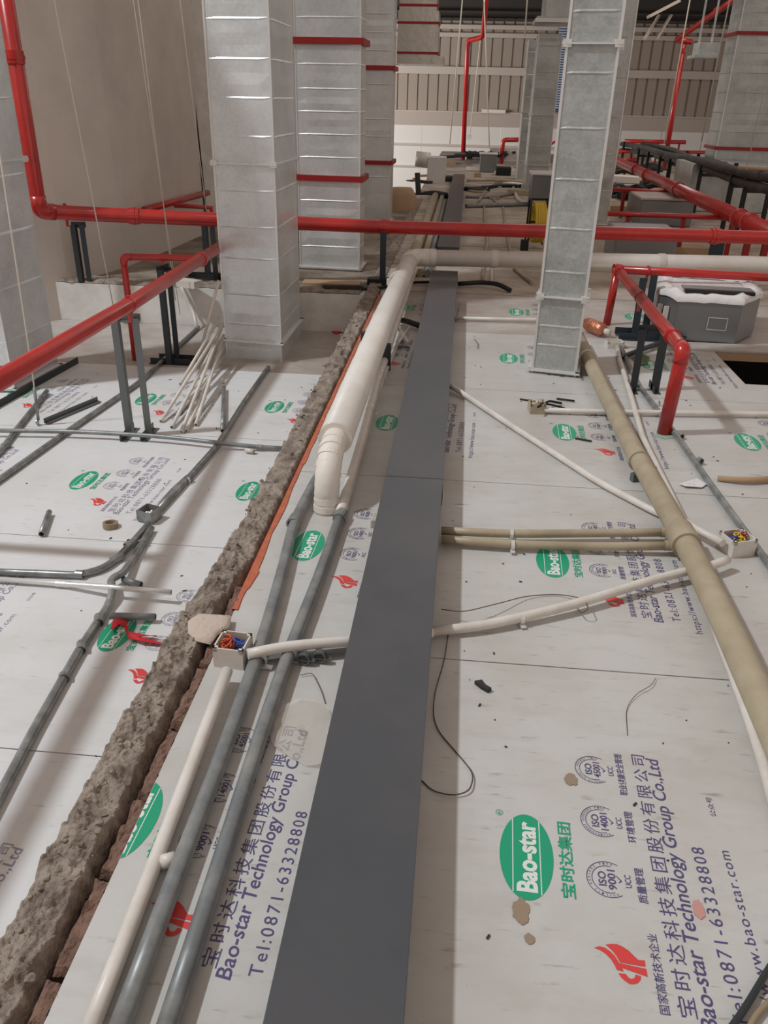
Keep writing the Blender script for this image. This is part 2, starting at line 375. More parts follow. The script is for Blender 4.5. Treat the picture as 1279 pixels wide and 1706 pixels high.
for pts in (
 [(-0.1743, -0.1373), (-0.1713, -0.1469), (-0.1702, -0.1575), (-0.1731, -0.1664), (-0.1798, -0.1771), (-0.1957, -0.192), (-0.1946, -0.203), (-0.2067, -0.2029), (-0.2049, -0.1591), (-0.1944, -0.1546), (-0.1842, -0.1478)],
 [(-0.1832, -0.1162), (-0.1791, -0.1264), (-0.1803, -0.1355), (-0.186, -0.1441), (-0.1937, -0.1513), (-0.2063, -0.1578), (-0.2105, -0.2034), (-0.2251, -0.2035), (-0.2149, -0.1618), (-0.2213, -0.1633), (-0.22, -0.1522), (-0.2102, -0.1483), (-0.2011, -0.1436), (-0.1923, -0.1354), (-0.1867, -0.1268)],
 [(-0.2257, -0.1538), (-0.2251, -0.1662), (-0.231, -0.1704), (-0.2333, -0.1751), (-0.2307, -0.1805), (-0.2238, -0.1831), (-0.2254, -0.1923), (-0.2315, -0.1909), (-0.2381, -0.1861), (-0.2418, -0.179), (-0.2427, -0.1711), (-0.2381, -0.1628), (-0.2318, -0.1569)]):
    poly(emb, pts, 0)
def finish(bm, name, mats):
    me = bpy.data.meshes.new(name); bm.to_mesh(me)
    for x in mats: me.materials.append(x)
    return me
ME_LOGO = finish(logo, 'printed_logo', [M['green'], M['white']]); ME_LET = finish(letters, 'printed_lettering', [M['navy']]); ME_EMB = finish(emb, 'printed_emblem', [M['redpr']])
def stamp(parent, x, y, z, xmin=None, xmax=None, ymin=None, ymax=None, ang=-2.3, faded=False):
    a = math.radians(90+ang); base = Matrix.Translation((x, y, z+.0008)) @ Matrix.Rotation(a, 4, 'Z')
    for nm, me in (('printed_logo', ME_LOGO), ('printed_lettering', ME_LET), ('printed_emblem', ME_EMB)):
        bm = bmesh.new(); bm.from_mesh(me); bm.transform(base)
        for lim, co, no in ((xmin, 0, (-1, 0, 0)), (xmax, 0, (1, 0, 0)), (ymin, 1, (0, -1, 0)), (ymax, 1, (0, 1, 0))):
            if lim is None: continue
            pc = [0, 0, 0]; pc[co] = lim
            xs = [v.co[co] for v in bm.verts]
            if not xs or (no[co] > 0 and max(xs) <= lim) or (no[co] < 0 and min(xs) >= lim): continue
            bmesh.ops.bisect_plane(bm, geom=bm.verts[:]+bm.edges[:]+bm.faces[:], plane_co=pc, plane_no=no, clear_outer=True)
        if not bm.faces: bm.free(); continue
        m2 = bpy.data.meshes.new(nm); bm.to_mesh(m2); bm.free()
        for k in me.materials: m2.materials.append(M['navyf'] if faded and k == M['navy'] else k)
        o = bpy.data.objects.new(nm, m2); COL.objects.link(o); o.parent = parent; o.matrix_parent_inverse = Matrix.Translation(-parent.location)

# ------------------------------------------------------------------ boards, right of the wall
def board(y0, y1, x0, x1, ztop, m, label, group, extra=None, cut=None):
    t = thing('roof_board', ((x0+x1)/2, (y0+y1)/2, ztop), label, 'board', group)
    mb = MB().box(x0, y0+.002, ztop-.05, x1, y1-.002, ztop)
    if extra: mb.box(*extra)
    mb.build('board_sheet', m, t); return t
YS = [-.55, .62, 1.774, 2.93, 4.085, 5.24, 6.40]
LB = ['board nearest the camera, passing under the near end of the grey tray',
      'printed white board in the foreground with the largest green oval beside the tray',
      'white board crossed by the two beige conduits and the slanting white conduit',
      'white board under the foot of the red bent pipe, beyond the two beige conduits',
      'white board on which the right sheet-metal duct stands, with the dark opening',
      'dusty white board under the crated steel unit, farthest of the printed boards']
LX = [None, .206, .364, .524, .318, .423]
gb = 'white film-faced boards right of the broken wall'
for i in range(6):
    ztop = 0
    if i == 4: t = board(YS[i], YS[i+1], -.597, 1.587, 0, M['panel'], LB[i], gb, extra=(1.587, YS[i]+.002, -.05, 3.3, 4.4, 0))
    elif i == 5: t = board(YS[i], YS[i+1], -.597, 3.3, 0, M['panelD'], LB[i], gb)
    else: t = board(YS[i], YS[i+1], -.597, 3.3, 0, M['panel'], LB[i], gb)
    if LX[i] is None:
        stamp(t, .05, .0, 0); continue
    yy = [0, 1.153, 2.339, 3.527, 4.682, 5.862][i]
    for k in (-1, 0, 1):
        x = LX[i]+k*.816
        if i >= 4 and k == 1 and i == 4: pass
        stamp(t, x, yy, 0, xmin=-.596, ymin=YS[i]+.003, ymax=YS[i+1]-.003, xmax=1.586 if i == 4 else None)
# rim of the dark opening and the sheet behind it
struct('trim_7', MB().box(1.587, 5.03, -.05, 3.3, 5.239, -.001), M['wood'])
# ------------------------------------------------------------------ boards of the sunken left bay
YL = [-.7, .45, 1.61, 2.79, 3.96, 5.13, 6.225]
LBL = ['pale board of the sunken left bay, nearest the camera',
       'pale sunken board in the near left corner under the grey conduit end',
       'pale sunken board with the red ribbon lying on its green oval',
       'pale sunken board carrying the roll of tape and the steel conduit box',
       'pale sunken board under the feet of the grey angle stand',
       'dusty sunken board against the white kerb, around the big duct foot']
SL = {1: [(-1.29, .99)], 2: [(-1.089, 2.174), (-1.89, 2.18)], 3: [(-.918, 3.328), (-1.716, 3.337), (-2.51, 3.34)], 4: [(-1.044, 4.471), (-1.835, 4.489), (-2.63, 4.49)]}
for i in range(6):
    t = board(YL[i], YL[i+1], -3.4, -.70, ZL, M['panelL'] if i < 5 else M['panelD'], LBL[i], 'pale boards of the sunken left bay')
    for (x, y) in SL.get(i, []): stamp(t, x, y, ZL, faded=True, xmax=-.71, ymin=YL[i]+.003, ymax=YL[i+1]-.003)

# ------------------------------------------------------------------ broken masonry wall between the bays
def zr(x, y):
    n = noise.fractal(Vector((x*14, y*14, 0)), .75, 2.1, 5); c = noise.voronoi(Vector((x*22, y*22, 1)))[0][0]
    m = noise.fractal(Vector((x*55, y*55, 7)), .9, 2.1, 3)
    return .010+.018*n+.022*max(0, .45-c)+.0075*m
mb = MB(); segs = [(.35, 2.6, .0035, 44), (2.6, 6.4, .013, 16), (6.4, 14.0, .05, 8)]
for (y0, y1, st, nx) in segs:
    ny = int((y1-y0)/st); rows = []
    for i in range(ny+1):
        y = y0+(y1-y0)*i/ny; r = []
        e0 = -.752+.012*noise.noise(Vector((3, y*7, 5)))+.006*noise.noise(Vector((3, y*30, 5))); e1 = -.640+.010*noise.noise(Vector((9, y*9, 2)))+.006*noise.noise(Vector((9, y*37, 2)))
        if y > 1.9: e1 += min(.035, (y-1.9)*.1); e0 += min(.03, (y-1.9)*.05)
        for j in range(nx+1):
            x = e0+(e1-e0)*j/nx; ed = min(j, nx-j)/nx
            z = zr(x, y)-(.05*max(0, .12-ed)/.12 if ed < .12 else 0)
            r.append(mb.bm.verts.new((x, y, z if y < 6.3 else z*.7+.01)))
        r = [mb.bm.verts.new((e0-.004, y, ZL+.002))]+r+[mb.bm.verts.new((e1-.003, y, -.12))]
        rows.append(r)
    for a, b in zip(rows, rows[1:]):
        for j in range(len(a)-1):
            f = mb.bm.faces.new((a[j], a[j+1], b[j+1], b[j])); f.smooth = (j > 0 and j < len(a)-2)
struct('wall_broken', mb, M['mortar'])
# crumbs on it
mb = MB(); rr = random.Random(11)
for k in range(300):
    y = .6+(rr.random()**1.5)*5.4; x = -.722+rr.random()*.075; s = .002+.008*rr.random()**2.6
    mt = Matrix.Translation((x, y, zr(x, y)+s*.3)) @ Matrix.Rotation(rr.random()*6, 4, 'Z') @ Matrix.Rotation(rr.random(), 4, 'X') @ Matrix.Diagonal((s*(.8+rr.random()*.8), s*(.8+rr.random()), s*.7, 1))
    ret = bmesh.ops.create_icosphere(mb.bm, subdivisions=1, radius=1, matrix=mt)
    for v in ret['verts']: v.co += Vector((rr.uniform(-1, 1), rr.uniform(-1, 1), rr.uniform(-1, 1)))*s*.22
tag(mb.build('mortar_crumbs', M['mortar']), 'loose brown mortar crumbs strewn along the broken wall', 'rubble', kind='stuff')
# brick edge beyond the dark joint
k = 0; y = .40
while y < 1.95:
    L = .17+.05*rr.random(); mb = MB()
    rows = []
    nx, ny = 6, 24
    for i in range(ny+1):
        yy = y+L*i/ny; r = []
        for j in range(nx+1):
            x = -.629+.006*noise.noise(Vector((2, yy*16, 8)))*(1-j/nx)+.031*j/nx
            r.append(mb.bm.verts.new((x, yy, -.003+.012*noise.fractal(Vector((x*30, yy*30, 4)), .8, 2, 4)-(0.02 if i in (0, ny) or j == 0 else 0))))
        r = [mb.bm.verts.new((r[0].co.x, yy, -.1))]+r; rows.append(r)
    for a, b in zip(rows, rows[1:]):
        for j in range(len(a)-1): mb.bm.faces.new((a[j], a[j+1], b[j+1], b[j]))
    tag(mb.build('brick', M['brick']), 'broken reddish brick in the row between dark joint and white board', 'brick', 'bricks along the board edge')
    y += L+.012
# pale mortar smear
def blob(pts, z, h, name, m, label, cat, seed=0, kind=None):
    c = Vector((sum(p[0] for p in pts)/len(pts), sum(p[1] for p in pts)/len(pts))); mb = MB(); n = len(pts); rings = []
    for (s, zz) in ((1, 0), (.93, .6), (.7, .9), (.35, 1)):
        rings.append([mb.bm.verts.new((c.x+(p[0]-c.x)*s, c.y+(p[1]-c.y)*s, z+h*zz*(1+.3*noise.noise(Vector((p[0]*40*s, p[1]*40*s, seed)))))) for p in pts])
    for a, b in zip(rings, rings[1:]):
        for j in range(n): f = mb.bm.faces.new((a[j], a[(j+1) % n], b[(j+1) % n], b[j])); f.smooth = True
    mb.bm.faces.new(rings[-1])
    return tag(mb.build(name, m), label, cat, kind=kind)
def gp(l, z=0): return [tuple(P(a, b, z)[:2]) for a, b in l]
blob(gp([(312, 1030), (330, 1018), (360, 1020), (385, 1022), (382, 1040), (362, 1052), (350, 1068), (325, 1062), (312, 1048)], .03), .018, .012, 'mortar_patch', M['smear'], 'pale pinkish mortar patch on the broken wall near the wired white box', 'mortar')
# orange strip along the board edge
mb = MB(); pr = None
for i in range(240):
    y = 1.93+4.3*i/239; w = .014+.02*abs(noise.noise(Vector((1, y*2.5, 3))))+.002*noise.noise(Vector((1, y*9, 3)))
    if 2.05 < y < 2.15 or 3.0 < y < 3.3: w *= 1.3
    x0 = -.604; q = [mb.bm.verts.new((x0, y, -.03)), mb.bm.verts.new((x0, y, .004)), mb.bm.verts.new((x0+w, y, .0035)), mb.bm.verts.new((x0+w+.002, y, .0002))]
    if pr:
        for j in range(3): mb.bm.faces.new((pr[j], pr[j+1], q[j+1], q[j]))
    pr = q
tag(mb.build('sealant_strip', M['orange']), 'orange sealant strip on the board edge beside the broken wall', 'sealant')

# ------------------------------------------------------------------ grey tray
def tray(y0, y1, label):
    t = thing('cable_tray', (-.12, y0, 0), label, 'cable tray', 'lengths of the grey cable tray')
    mb = MB().box(-.222, y0, .002, -.016, y1, .1); mb.build('tray_body', M['tray'], t, bevel=.002)
    mb = MB().box(-.2245, y0, .1, -.0135, y1, .112); mb.build('tray_lid', M['tray'], t, bevel=.002)
    MB().box(-.227, y1-.05, .03, -.2235, y1+.0, .09).build('joint_plate', M['tray'], t); MB().box(-.0145, y1-.05, .03, -.0115, y1, .09).build('joint_plate', M['tray'], t)
    mb = MB()
    for yy in (y1-.035, y1-.015): mb.tube([(-.0115, yy, .06), (-.007, yy, .06)], .005, n=8)
    mb.build('bolts', M['edge'], t)
tray(-.3, 2.69, 'near length of the wide blue-grey cable tray, running out of the picture bottom')
tray(2.694, 6.72, 'middle length of the grey cable tray, ending at the white cross pipe')
tray(7.9, 16.2, 'far length of the grey cable tray seen beyond the red cross pipe')

# ------------------------------------------------------------------ galvanised ducts
def duct(pts, z0, z1, seams, m, label, flanges=(), straps=(), group=None, bulge=.005, corner=True, foot=.02, name='air_duct'):
    """pts: 4 plan corners, counter-clockwise from the front left"""
    pts = [Vector((p[0], p[1])) for p in pts]; c = sum(pts, Vector((0, 0)))/4
    t = thing(name, (c.x, c.y, z0), label, 'duct', group); mb = MB()
    zs = [z0]+sorted(z for z in seams if z0+.03 < z < z1-.03)+[z1]
    def ringat(z, out):
        vs = []
        for i in range(4):
            a, b = pts[i], pts[(i+1) % 4]; d = (b-a).normalized(); nrm = Vector((d.y, -d.x)); n = 6
            for k in range(n):
                s = k/n; p = a+(b-a)*s
                o = out*(math.sin(math.pi*s) if out < 0 or abs(out) < .0035 else (1 if k else 0))
                p = p+nrm*o; vs.append(mb.bm.verts.new((p.x, p.y, z)))
        return vs
    rings = []
    for i in range(len(zs)-1):
        a, b = zs[i], zs[i+1]; s = bulge*R_.choice((1, -1, .5))
        if i: rings.append(ringat(a, .0045))
        else: rings.append(ringat(a, 0))
        rings.append(ringat(a+.008, 0)); rings.append(ringat(a+(b-a)*.35, s*.8)); rings.append(ringat(a+(b-a)*.65, -s*.5)); rings.append(ringat(b-.008, 0))
    rings.append(ringat(zs[-1], 0))
    N = 24
    for a, b in zip(rings, rings[1:]):
        for k in range(N): f = mb.bm.faces.new((a[k], a[(k+1) % N], b[(k+1) % N], b[k]))
    mb.bm.faces.new(rings[-1]); mb.bm.faces.new(rings[0][::-1])
    mb.build('duct_body', m, t)
    if corner:
        for i in (0, 1):
            MB().bar((pts[i].x, pts[i].y, z0), (pts[i].x, pts[i].y, z1), .012, .012).build('corner_seam', M['edge'], t)
    def frame(z, w, h):
        f = MB()
        for i in range(4):
            a, b = pts[i], pts[(i+1) % 4]; d = (b-a).normalized(); nrm = Vector((d.y, -d.x))*w/2
            f.bar((a.x+nrm.x-d.x*w, a.y+nrm.y-d.y*w, z), (b.x+nrm.x+d.x*w, b.y+nrm.y+d.y*w, z), w, h)
        return f
    for z in flanges: 
        f = frame(z, .022, .008)
        for i in range(4): f.box(pts[i].x-.02, pts[i].y-.02, z-.016, pts[i].x+.02, pts[i].y+.02, z+.016)
        f.build('flange', M['edge'], t)
    for z in straps: frame(z, .03, .045).build('red_angle_strap', M['redd'], t)
    if foot: frame(z0+foot, .025, .012).build('foot_flange', M['edge'], t)
    return t
def zat(py, px, y): return PY(px, py, y).z
# big duct standing in the left bay
s1 = [zat(q, 350, 5.4) for q in (30, 97, 162, 226, 316, 376, 428, 488, 537)]
duct([(-1.585, 5.42), (-1.19, 5.37), (-1.185, 6.06), (-1.585, 6.08)], ZL, 3.6, s1+[1.95, 2.2, 2.45, 2.7, 2.95, 3.2], M['galv'], 'large bright sheet-metal duct standing in the sunken left bay by the white conduits', flanges=(zat(271, 350, 5.4),), foot=.13)
s2 = [zat(q, 545, 7.17) for q in (29, 107, 148, 186, 224, 262, 334, 370, 410)]
duct([(-1.385, 7.16), (-.868, 7.13), (-.862, 7.45), (-1.38, 7.48)], 0, 3.6, s2+[2.3, 2.6, 2.9], M['galv'], 'sheet-metal duct behind the large one, with two red angle straps', straps=(zat(68, 545, 7.15), zat(297, 545, 7.15)))
s3 = [zat(q, 630, 10.5) for q in (28, 58, 87, 141, 197, 225, 290)]
duct([(-1.32, 10.1), (-.873, 10.1), (-.87, 10.5), (-1.32, 10.5)], 0, 4, s3+[2.7, 3, 3.3], M['galv'], 'third duct of the left row, farther back beside the tan gable wall', straps=(zat(113, 630, 10.1), zat(271, 630, 10.1)))
s4 = [zat(q, 990, 4.4) for q in (18, 122, 215, 301, 384, 457, 548, 580)]
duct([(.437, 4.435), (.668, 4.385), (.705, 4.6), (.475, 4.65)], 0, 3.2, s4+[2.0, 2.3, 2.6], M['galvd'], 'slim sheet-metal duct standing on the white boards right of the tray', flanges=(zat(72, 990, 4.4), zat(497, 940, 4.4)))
duct([(-3.05, 4.45), (-2.66, 4.5), (-2.62, 5.0), (-3.02, 4.97)], ZL, 3.2, [.0, .3, .6, .9, 1.3, 1.6, 2], M['galv'], 'duct at the left picture edge, behind the slanting red pipe', flanges=(.98,))
y5 = 13.6
xa = PY(1195, 240, y5).x; s5 = [zat(q, 1230, y5) for q in (20, 55, 87, 121, 154, 188, 220, 290)]
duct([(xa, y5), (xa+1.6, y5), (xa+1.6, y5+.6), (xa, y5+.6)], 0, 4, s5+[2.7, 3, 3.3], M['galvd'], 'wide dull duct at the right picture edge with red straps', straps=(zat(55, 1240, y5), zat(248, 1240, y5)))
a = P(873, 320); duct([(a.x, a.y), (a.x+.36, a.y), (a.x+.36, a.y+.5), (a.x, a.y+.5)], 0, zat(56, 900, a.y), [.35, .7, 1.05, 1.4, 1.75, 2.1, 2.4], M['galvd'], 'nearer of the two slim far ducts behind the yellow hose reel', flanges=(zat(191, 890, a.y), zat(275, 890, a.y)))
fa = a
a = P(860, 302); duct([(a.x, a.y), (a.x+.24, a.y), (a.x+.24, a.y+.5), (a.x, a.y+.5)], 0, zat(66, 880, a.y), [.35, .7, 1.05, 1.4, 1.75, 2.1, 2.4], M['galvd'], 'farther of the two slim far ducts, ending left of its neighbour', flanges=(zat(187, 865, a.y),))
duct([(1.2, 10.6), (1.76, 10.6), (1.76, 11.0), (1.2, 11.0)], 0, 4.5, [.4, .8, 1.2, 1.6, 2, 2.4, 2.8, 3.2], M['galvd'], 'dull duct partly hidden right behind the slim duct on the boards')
# overhead ducts near the far gable
p0 = PY(893, 36, fa.y); p1 = PY(1030, 0, fa.y)
t = thing('overhead_duct', (p0.x+.4, fa.y, p0.z), 'flared overhead duct box on top of the slim far ducts', 'duct')
mb = MB().box(p0.x, fa.y-.2, p0.z, p0.x+1.35, fa.y+.9, p0.z+.06).box(p0.x+.12, fa.y-.1, p0.z+.06, p0.x+1.3, fa.y+.8, p0.z+1.0)
mb.build('duct_body', M['galvd'], t); MB().box(p0.x-.03, fa.y-.23, p0.z-.02, p0.x+1.38, fa.y-.2, p0.z+.03).build('flange', M['edge'], t)
yb = 15.0; b0 = PY(661, 92, yb); b1 = PY(728, 92, yb)
t = thing('foil_duct', ((b0.x+b1.x)/2, yb, b0.z), 'foil-wrapped overhead duct with red straps near the top of the picture', 'duct')
mb = MB().box(b0.x, yb, b0.z, b1.x, yb+.7, b0.z+.62); mb.box(b0.x, yb+.25, b0.z+.62, b1.x-.05, yb+.95, b0.z+.95).box(b0.x, yb+.5, b0.z+.95, b1.x-.12, yb+1.3, b0.z+1.7)
mb.box(b0.x+.0, yb-.0, b0.z-.12, b1.x+.1, yb+.9, b0.z)
mb.build('duct_wrap', M['foil'], t)
for z, dx, dy in ((b0.z+.44, 0, 0), (b0.z+.70, -.05, .25), (b0.z+.97, -.12, .5), (b0.z+.02, 0, 0)):
    MB().box(b0.x, yb+dy-.02, z, b1.x+dx+.02, yb+dy+.4, z+.035).build('red_strap', M['redd'], t)
yb = 19.0; q0 = PY(1075, 65, yb)
t = thing('pipe_bracket', (q0.x, yb, q0.z), 'pale slanting bracket beams hanging near the top right duct', 'bracket')
for dx in (0, .25): MB().bar(PY(1073+dx*80, 66, yb), PY(1098+dx*80, 25, yb), .14, .04).build('beam', M['purlin'], t)
MB().bar(PY(1080, 28, yb-.2), PY(1130, 2, yb-.2), .34, .05).build('cross_plate', M['purlin'], t)
t = thing('overhead_fan_coil', PY(1180, 96, 17), 'small silver box unit hung under the purlins left of the wide right duct', 'unit')
a, b = PY(1157, 96, 17), PY(1202, 70, 17)
MB().box(a.x, 17, a.z, b.x, 17.6, a.z+.05).box(a.x+.06, 17.05, a.z+.05, b.x, 17.5, b.z).build('housing', M['galvd'], t)
for x in (a.x+.1, b.x-.1): MB().bar((x, 17.3, b.z), (x, 17.3, 5.2), .03, .03).build('hanger_rod', M['galvd'], t)

# louvre panel
a, b = PY(924, 187, 26.6), PY(924, 45, 26.6); a.x = PY(932, 45, 26.6).x; b.x = a.x+.4; t = thing('louvre_panel', (a.x, 26.6, a.z), 'pale blue slatted louvre panel between the far ducts', 'louvre')
MB().box(a.x, 26.7, a.z, b.x+.2, 26.83, b.z+.1).build('backing', M['dblue'], t)
n = 34; mb = MB()
for i in range(n): z = a.z+.1+(b.z-a.z)*i/n; mb.box(a.x, 26.62, z, b.x+.2, 26.7, z+(b.z-a.z)/n*.55)
mb.build('slats', M['lblue'], t)

# ------------------------------------------------------------------ red pipes
def coupling(p, ax, r, w, parent, m=None, name='coupling'):
    mb = MB().ring(p, ax, r*.9, r*1.13, w).ring(p, ax, r*.9, r*1.22, w*.3)
    return mb.build(name, m or M['red'], parent)
def clamp(p, ax, r, parent, m=None):
    a = Vector(ax).normalized(); mb = MB().ring(p, ax, r*.98, r*1.07, .018)
    mb.box(p[0]-.008, p[1]-.008, p[2]-r-.045, p[0]+.008, p[1]+.008, p[2]-r)
    mb.box(p[0]-.008, p[1]-.006, p[2]+r, p[0]+.008, p[1]+.006, p[2]+r*1.25)
    return mb.build('pipe_clamp', m or M['red'], parent)
def pipe(name, pts, r, m, label, cat, fil=0, coups=(), clamps=(), group=None, n=18, elbows=None):
    t = thing(name, pts[0], label, cat, group)
    MB().tube(pts, r, fil, n=n).build('pipe_run', m, t)
    for (p, ax) in coups: coupling(p, ax, r, r*1.5, t, m)
    for (p, ax) in clamps: clamp(p, ax, r, t, m)
    if elbows:
        for i in elbows:
            a, b, c = [Vector(pts[j]) for j in (i-1, i, i+1)]; l = fil*1.15
            p0 = b+(a-b).normalized()*l; p2 = b+(c-b).normalized()*l
            MB().tube([p0, b, p2], r*1.1, fil*1.1, n=n).build('elbow', m, t)
    return t
A0 = PY(66, 352, 5.85); A1 = PY(160, 357, 6.12); A2 = PY(637, 378, 6.75); A3 = PY(1279, 396, 7.0)
zA = A1.z
top = PY(10, 0, 5.85); top2 = A0+(top-A0)*1.5
ax = (A3-A1).normalized()
def onA(px): 
    k = (PY(px, 0, 6.1).x-A1.x)/(PY(1279, 0, 6.1).x-A1.x); return None
def lerp(a, b, t): return Vector(a)+(Vector(b)-Vector(a))*t
def nearx(a, b, px):     # point of segment a-b seen in column px
    best = min(range(401), key=lambda k: abs(col_of(lerp(a, b, k/400))-px)); return lerp(a, b, best/400)
def col_of(p): c = M3.transposed() @ (p-CAM); return CX+F*c.x/-c.z
A3e = lerp(A1, A3, 1.04)
pA = pipe('sprinkler_pipe', [top2, A0, A1, A2, A3, A3e], .052, M['red'], 'thick red pipe crossing the whole picture after dropping down the left wall', 'pipe', fil=.09, elbows=[1],
     coups=[(nearx(A0, A1, 120) if False else nearx(A1, A2, 224), ax), (nearx(A2, A3, 640), ax), (nearx(A2, A3, 1190), ax), (lerp(A0, top2, .5), top2-A0)], clamps=[(lerp(A0, A1, .45), ax)])
# long red pipe along the left bay
B0 = P(-60, 655, .42); B1 = P(365, 413, .42); B1 = Vector((-1.63, 6.27, .43)); B0 = P(2, 632, .46); Bm = Vector((-1.60, 3.84, .42)); B0 = Bm+(B0-Bm)*3
pB = pipe('sprinkler_pipe', [B0, Vector((-1.60, 3.84, .42)), B1], .036, M['red'], 'red pipe slanting down the left bay on the grey angle stand', 'pipe', clamps=[((-1.60, 3.84, .42), (0, 1, 0))], coups=[((-1.62, 5.1, .42), (0, 1, 0))])
q = Bm+(B0-Bm)*((2.60-3.84)/(B0.y-3.84)); MB().tube([q, (-3.4, 2.60, q.z)], .03).build('branch_pipe', M['red'], pB)
for yy in (.6,): q = Bm+(B0-Bm)*((yy-3.84)/(B0.y-3.84)); MB().box(q.x-.02, yy-.02, ZL+.001, q.x+.02, yy+.02, q.z-.035).build('support_leg', M['greya'], pB)
# thin red pipe with drop
C0 = P(226, 600, ZL); C1 = PY(205, 428, C0.y); C2 = PY(335, 430, C0.y+.1)
pC = pipe('sprinkler_pipe', [C0, C1, C2, C2+Vector((.04, 0, 0))], .022, M['red'], 'thin red pipe with a drop to the sunken floor behind the slanting one', 'pipe', fil=.05, elbows=[1], clamps=[(lerp(C1, C2, .5), C2-C1)])
# right bent pipe
D0 = P(1105, 722, 0); D1 = PY(1138, 583, D0.y); D2 = PY(1028, 449, 5.6); D3 = P(1010, 541, 0); D4 = PY(1279, 462, 5.75); D2b = Vector((D2.x, 5.6, D1.z))
D2 = Vector((D2.x, D2.y, D2.z))
t = pipe('sprinkler_pipe', [D0, D1, D2], .031, M['red'], 'bright red bent pipe rising from the boards in front of the steel unit', 'pipe', fil=.05, elbows=[1], coups=[(lerp(D1, D2, .12), D2-D1), (lerp(D1, D2, .94), D2-D1)], clamps=[(lerp(D1, D2, .55), D2-D1)])
MB().tube([D2, D3], .026).build('drop_pipe', M['red'], t); MB().tube([D2, D4, lerp(D2, D4, 1.4)], .028).build('branch_pipe', M['red'], t)
coupling(D2, D4-D2, .033, .05, t); clamp(lerp(D2, D4, .2), D4-D2, .028, t)
# far right thick pipe
E0 = Vector((2.55, 6.6, .42)); E0 = P(1300, 395, .42); E1 = P(1028, 268, .42)
t = pipe('sprinkler_pipe', [E0, E1], .07, M['red'], 'thick red pipe running away on the right towards the far wall', 'pipe', coups=[(nearx(E0, E1, q), E1-E0) for q in (1248, 1232, 1130, 1078, 1060)])
# pipes parallel to the thick one behind
for (x0, yy0, x1, yy1, yv, r, lab) in ((1012, 356, 1245, 364, 8.7, .025, 'thin red pipe just behind the thick red cross pipe on the right'),
        (1018, 315, 1165, 325, 11.5, .03, 'dim red pipe behind the white-topped unit on the far right'),
        (1040, 235, 1142, 237, 22, .045, 'bright red pipe along the far wall, right of the slim duct'),
        (1030, 252, 1180, 254, 20, .035, 'lower red pipe near the far wall on the right'),
        (1022, 266, 1060, 267, 18, .03, 'short dim red pipe between slim duct and far pipe racks')):
    a = PY(x0, yy0, yv); b = PY(x1, yy1, yv); t = pipe('sprinkler_pipe', [a, b], r, M['red'], lab, 'pipe', n=12)
    for k in (.15, .55, .9):
        p = lerp(a, b, k); MB().bar((p.x, p.y, .0), (p.x, p.y, p.z-r), .04, .04).build('support_leg', M['redd'], t)
# far drops
a = P(772, 246); t = pipe('sprinkler_pipe', [Vector((PY(772, 248, 22).x, 22, .0)), PY(779, 68, 22), PY(804, 62, 21.5), PY(810, 0, 21), PY(812, -40, 21)], .055, M['red'], 'red drop pipe in the far middle with a short offset near the top', 'pipe', fil=.1, n=12, coups=[(PY(779, 75, 22), (0, 0, 1))])
t = pipe('sprinkler_pipe', [P(1111, 254, 0) if False else Vector((PY(1111, 250, 19).x, 19, .0)), PY(1139, 74, 19)], .05, M['red'], 'red drop pipe before the far wall on the right, climbing to the upper right corner', 'pipe', n=12, coups=[(PY(1137, 84, 19), (0, 0, 1)), (PY(1194, 18, 17.6), PY(1222, 0, 17)-PY(1127, 66, 18.9))])
MB().tube([PY(1128, 67, 19), PY(1152, 70, 19)], .05, n=12).build('tee', M['red'], t); MB().tube([PY(1127, 66, 18.9), PY(1222, 0, 17), PY(1262, -30, 16)], .05, n=12).build('rising_run', M['red'], t)
a = PY(836, 257, 21)
t = pipe('sprinkler_pipe', [Vector((a.x, 21, 0)), PY(838, 233, 21), PY(866, 233, 21)], .05, M['red'], 'small red corner pipe left of the slim far ducts', 'pipe', n=10, fil=.08)
t = pipe('sprinkler_pipe', [PY(905, 247, 20), PY(930, 233, 20), Vector((PY(930, 233, 20).x, 20, 0))], .04, M['red'], 'small red brace pipe between the slim ducts', 'pipe', n=10)
# pipe at left wall behind (dim red slanting)
t = pipe('sprinkler_pipe', [PY(240, 350, 7.2), PY(346, 321, 8.8)], .03, M['red'], 'dim red pipe slanting along the foot of the left wall', 'pipe', n=12)
t = pipe('sprinkler_pipe', [PY(290, 342, 7.6), PY(352, 346, 7.7), Vector((PY(352, 346, 7.7).x, 7.7, 0))], .022, M['red'], 'thin dim red pipe just above the thick one by the left wall', 'pipe', n=12)
a = pA

# ------------------------------------------------------------------ angle stands
def stand(feet, topz, label, m, w=.04, along=(0, 1, 0), foot=.16, crossw=True, lean=(0, 0, 0), group=None):
    """two uprights, a cross bar on top and a foot under each upright"""
    f0, f1 = [Vector(f) for f in feet]; c = (f0+f1)/2
    t = thing('pipe_stand', c, label, 'stand', group); d = (f1-f0).normalized(); al = Vector(along)
    for s, f in ((1, f0), (-1, f1)):
        MB().angle(f+Vector((0, 0, .004)), Vector((f.x, f.y, topz)), w, up=(0, 1, 0), flip=s).build('upright', m, t)
        if foot: MB().angle(f-al*foot/2+Vector((0, 0, w/2)), f+al*foot/2+Vector((0, 0, w/2)), w).build('foot', m, t)
    MB().angle(Vector((f0.x, f0.y, topz))-d*w/2, Vector((f1.x, f1.y, topz))+d*w/2, w).build('crossbar', m, t)
    return t
b = P(232, 735, ZL)
stand([P(217, 725, ZL), P(250, 725, ZL)], .42-.036-.05, 'grey angle stand carrying the slanting red pipe in the left bay', M['greya'], w=.036, foot=.2)
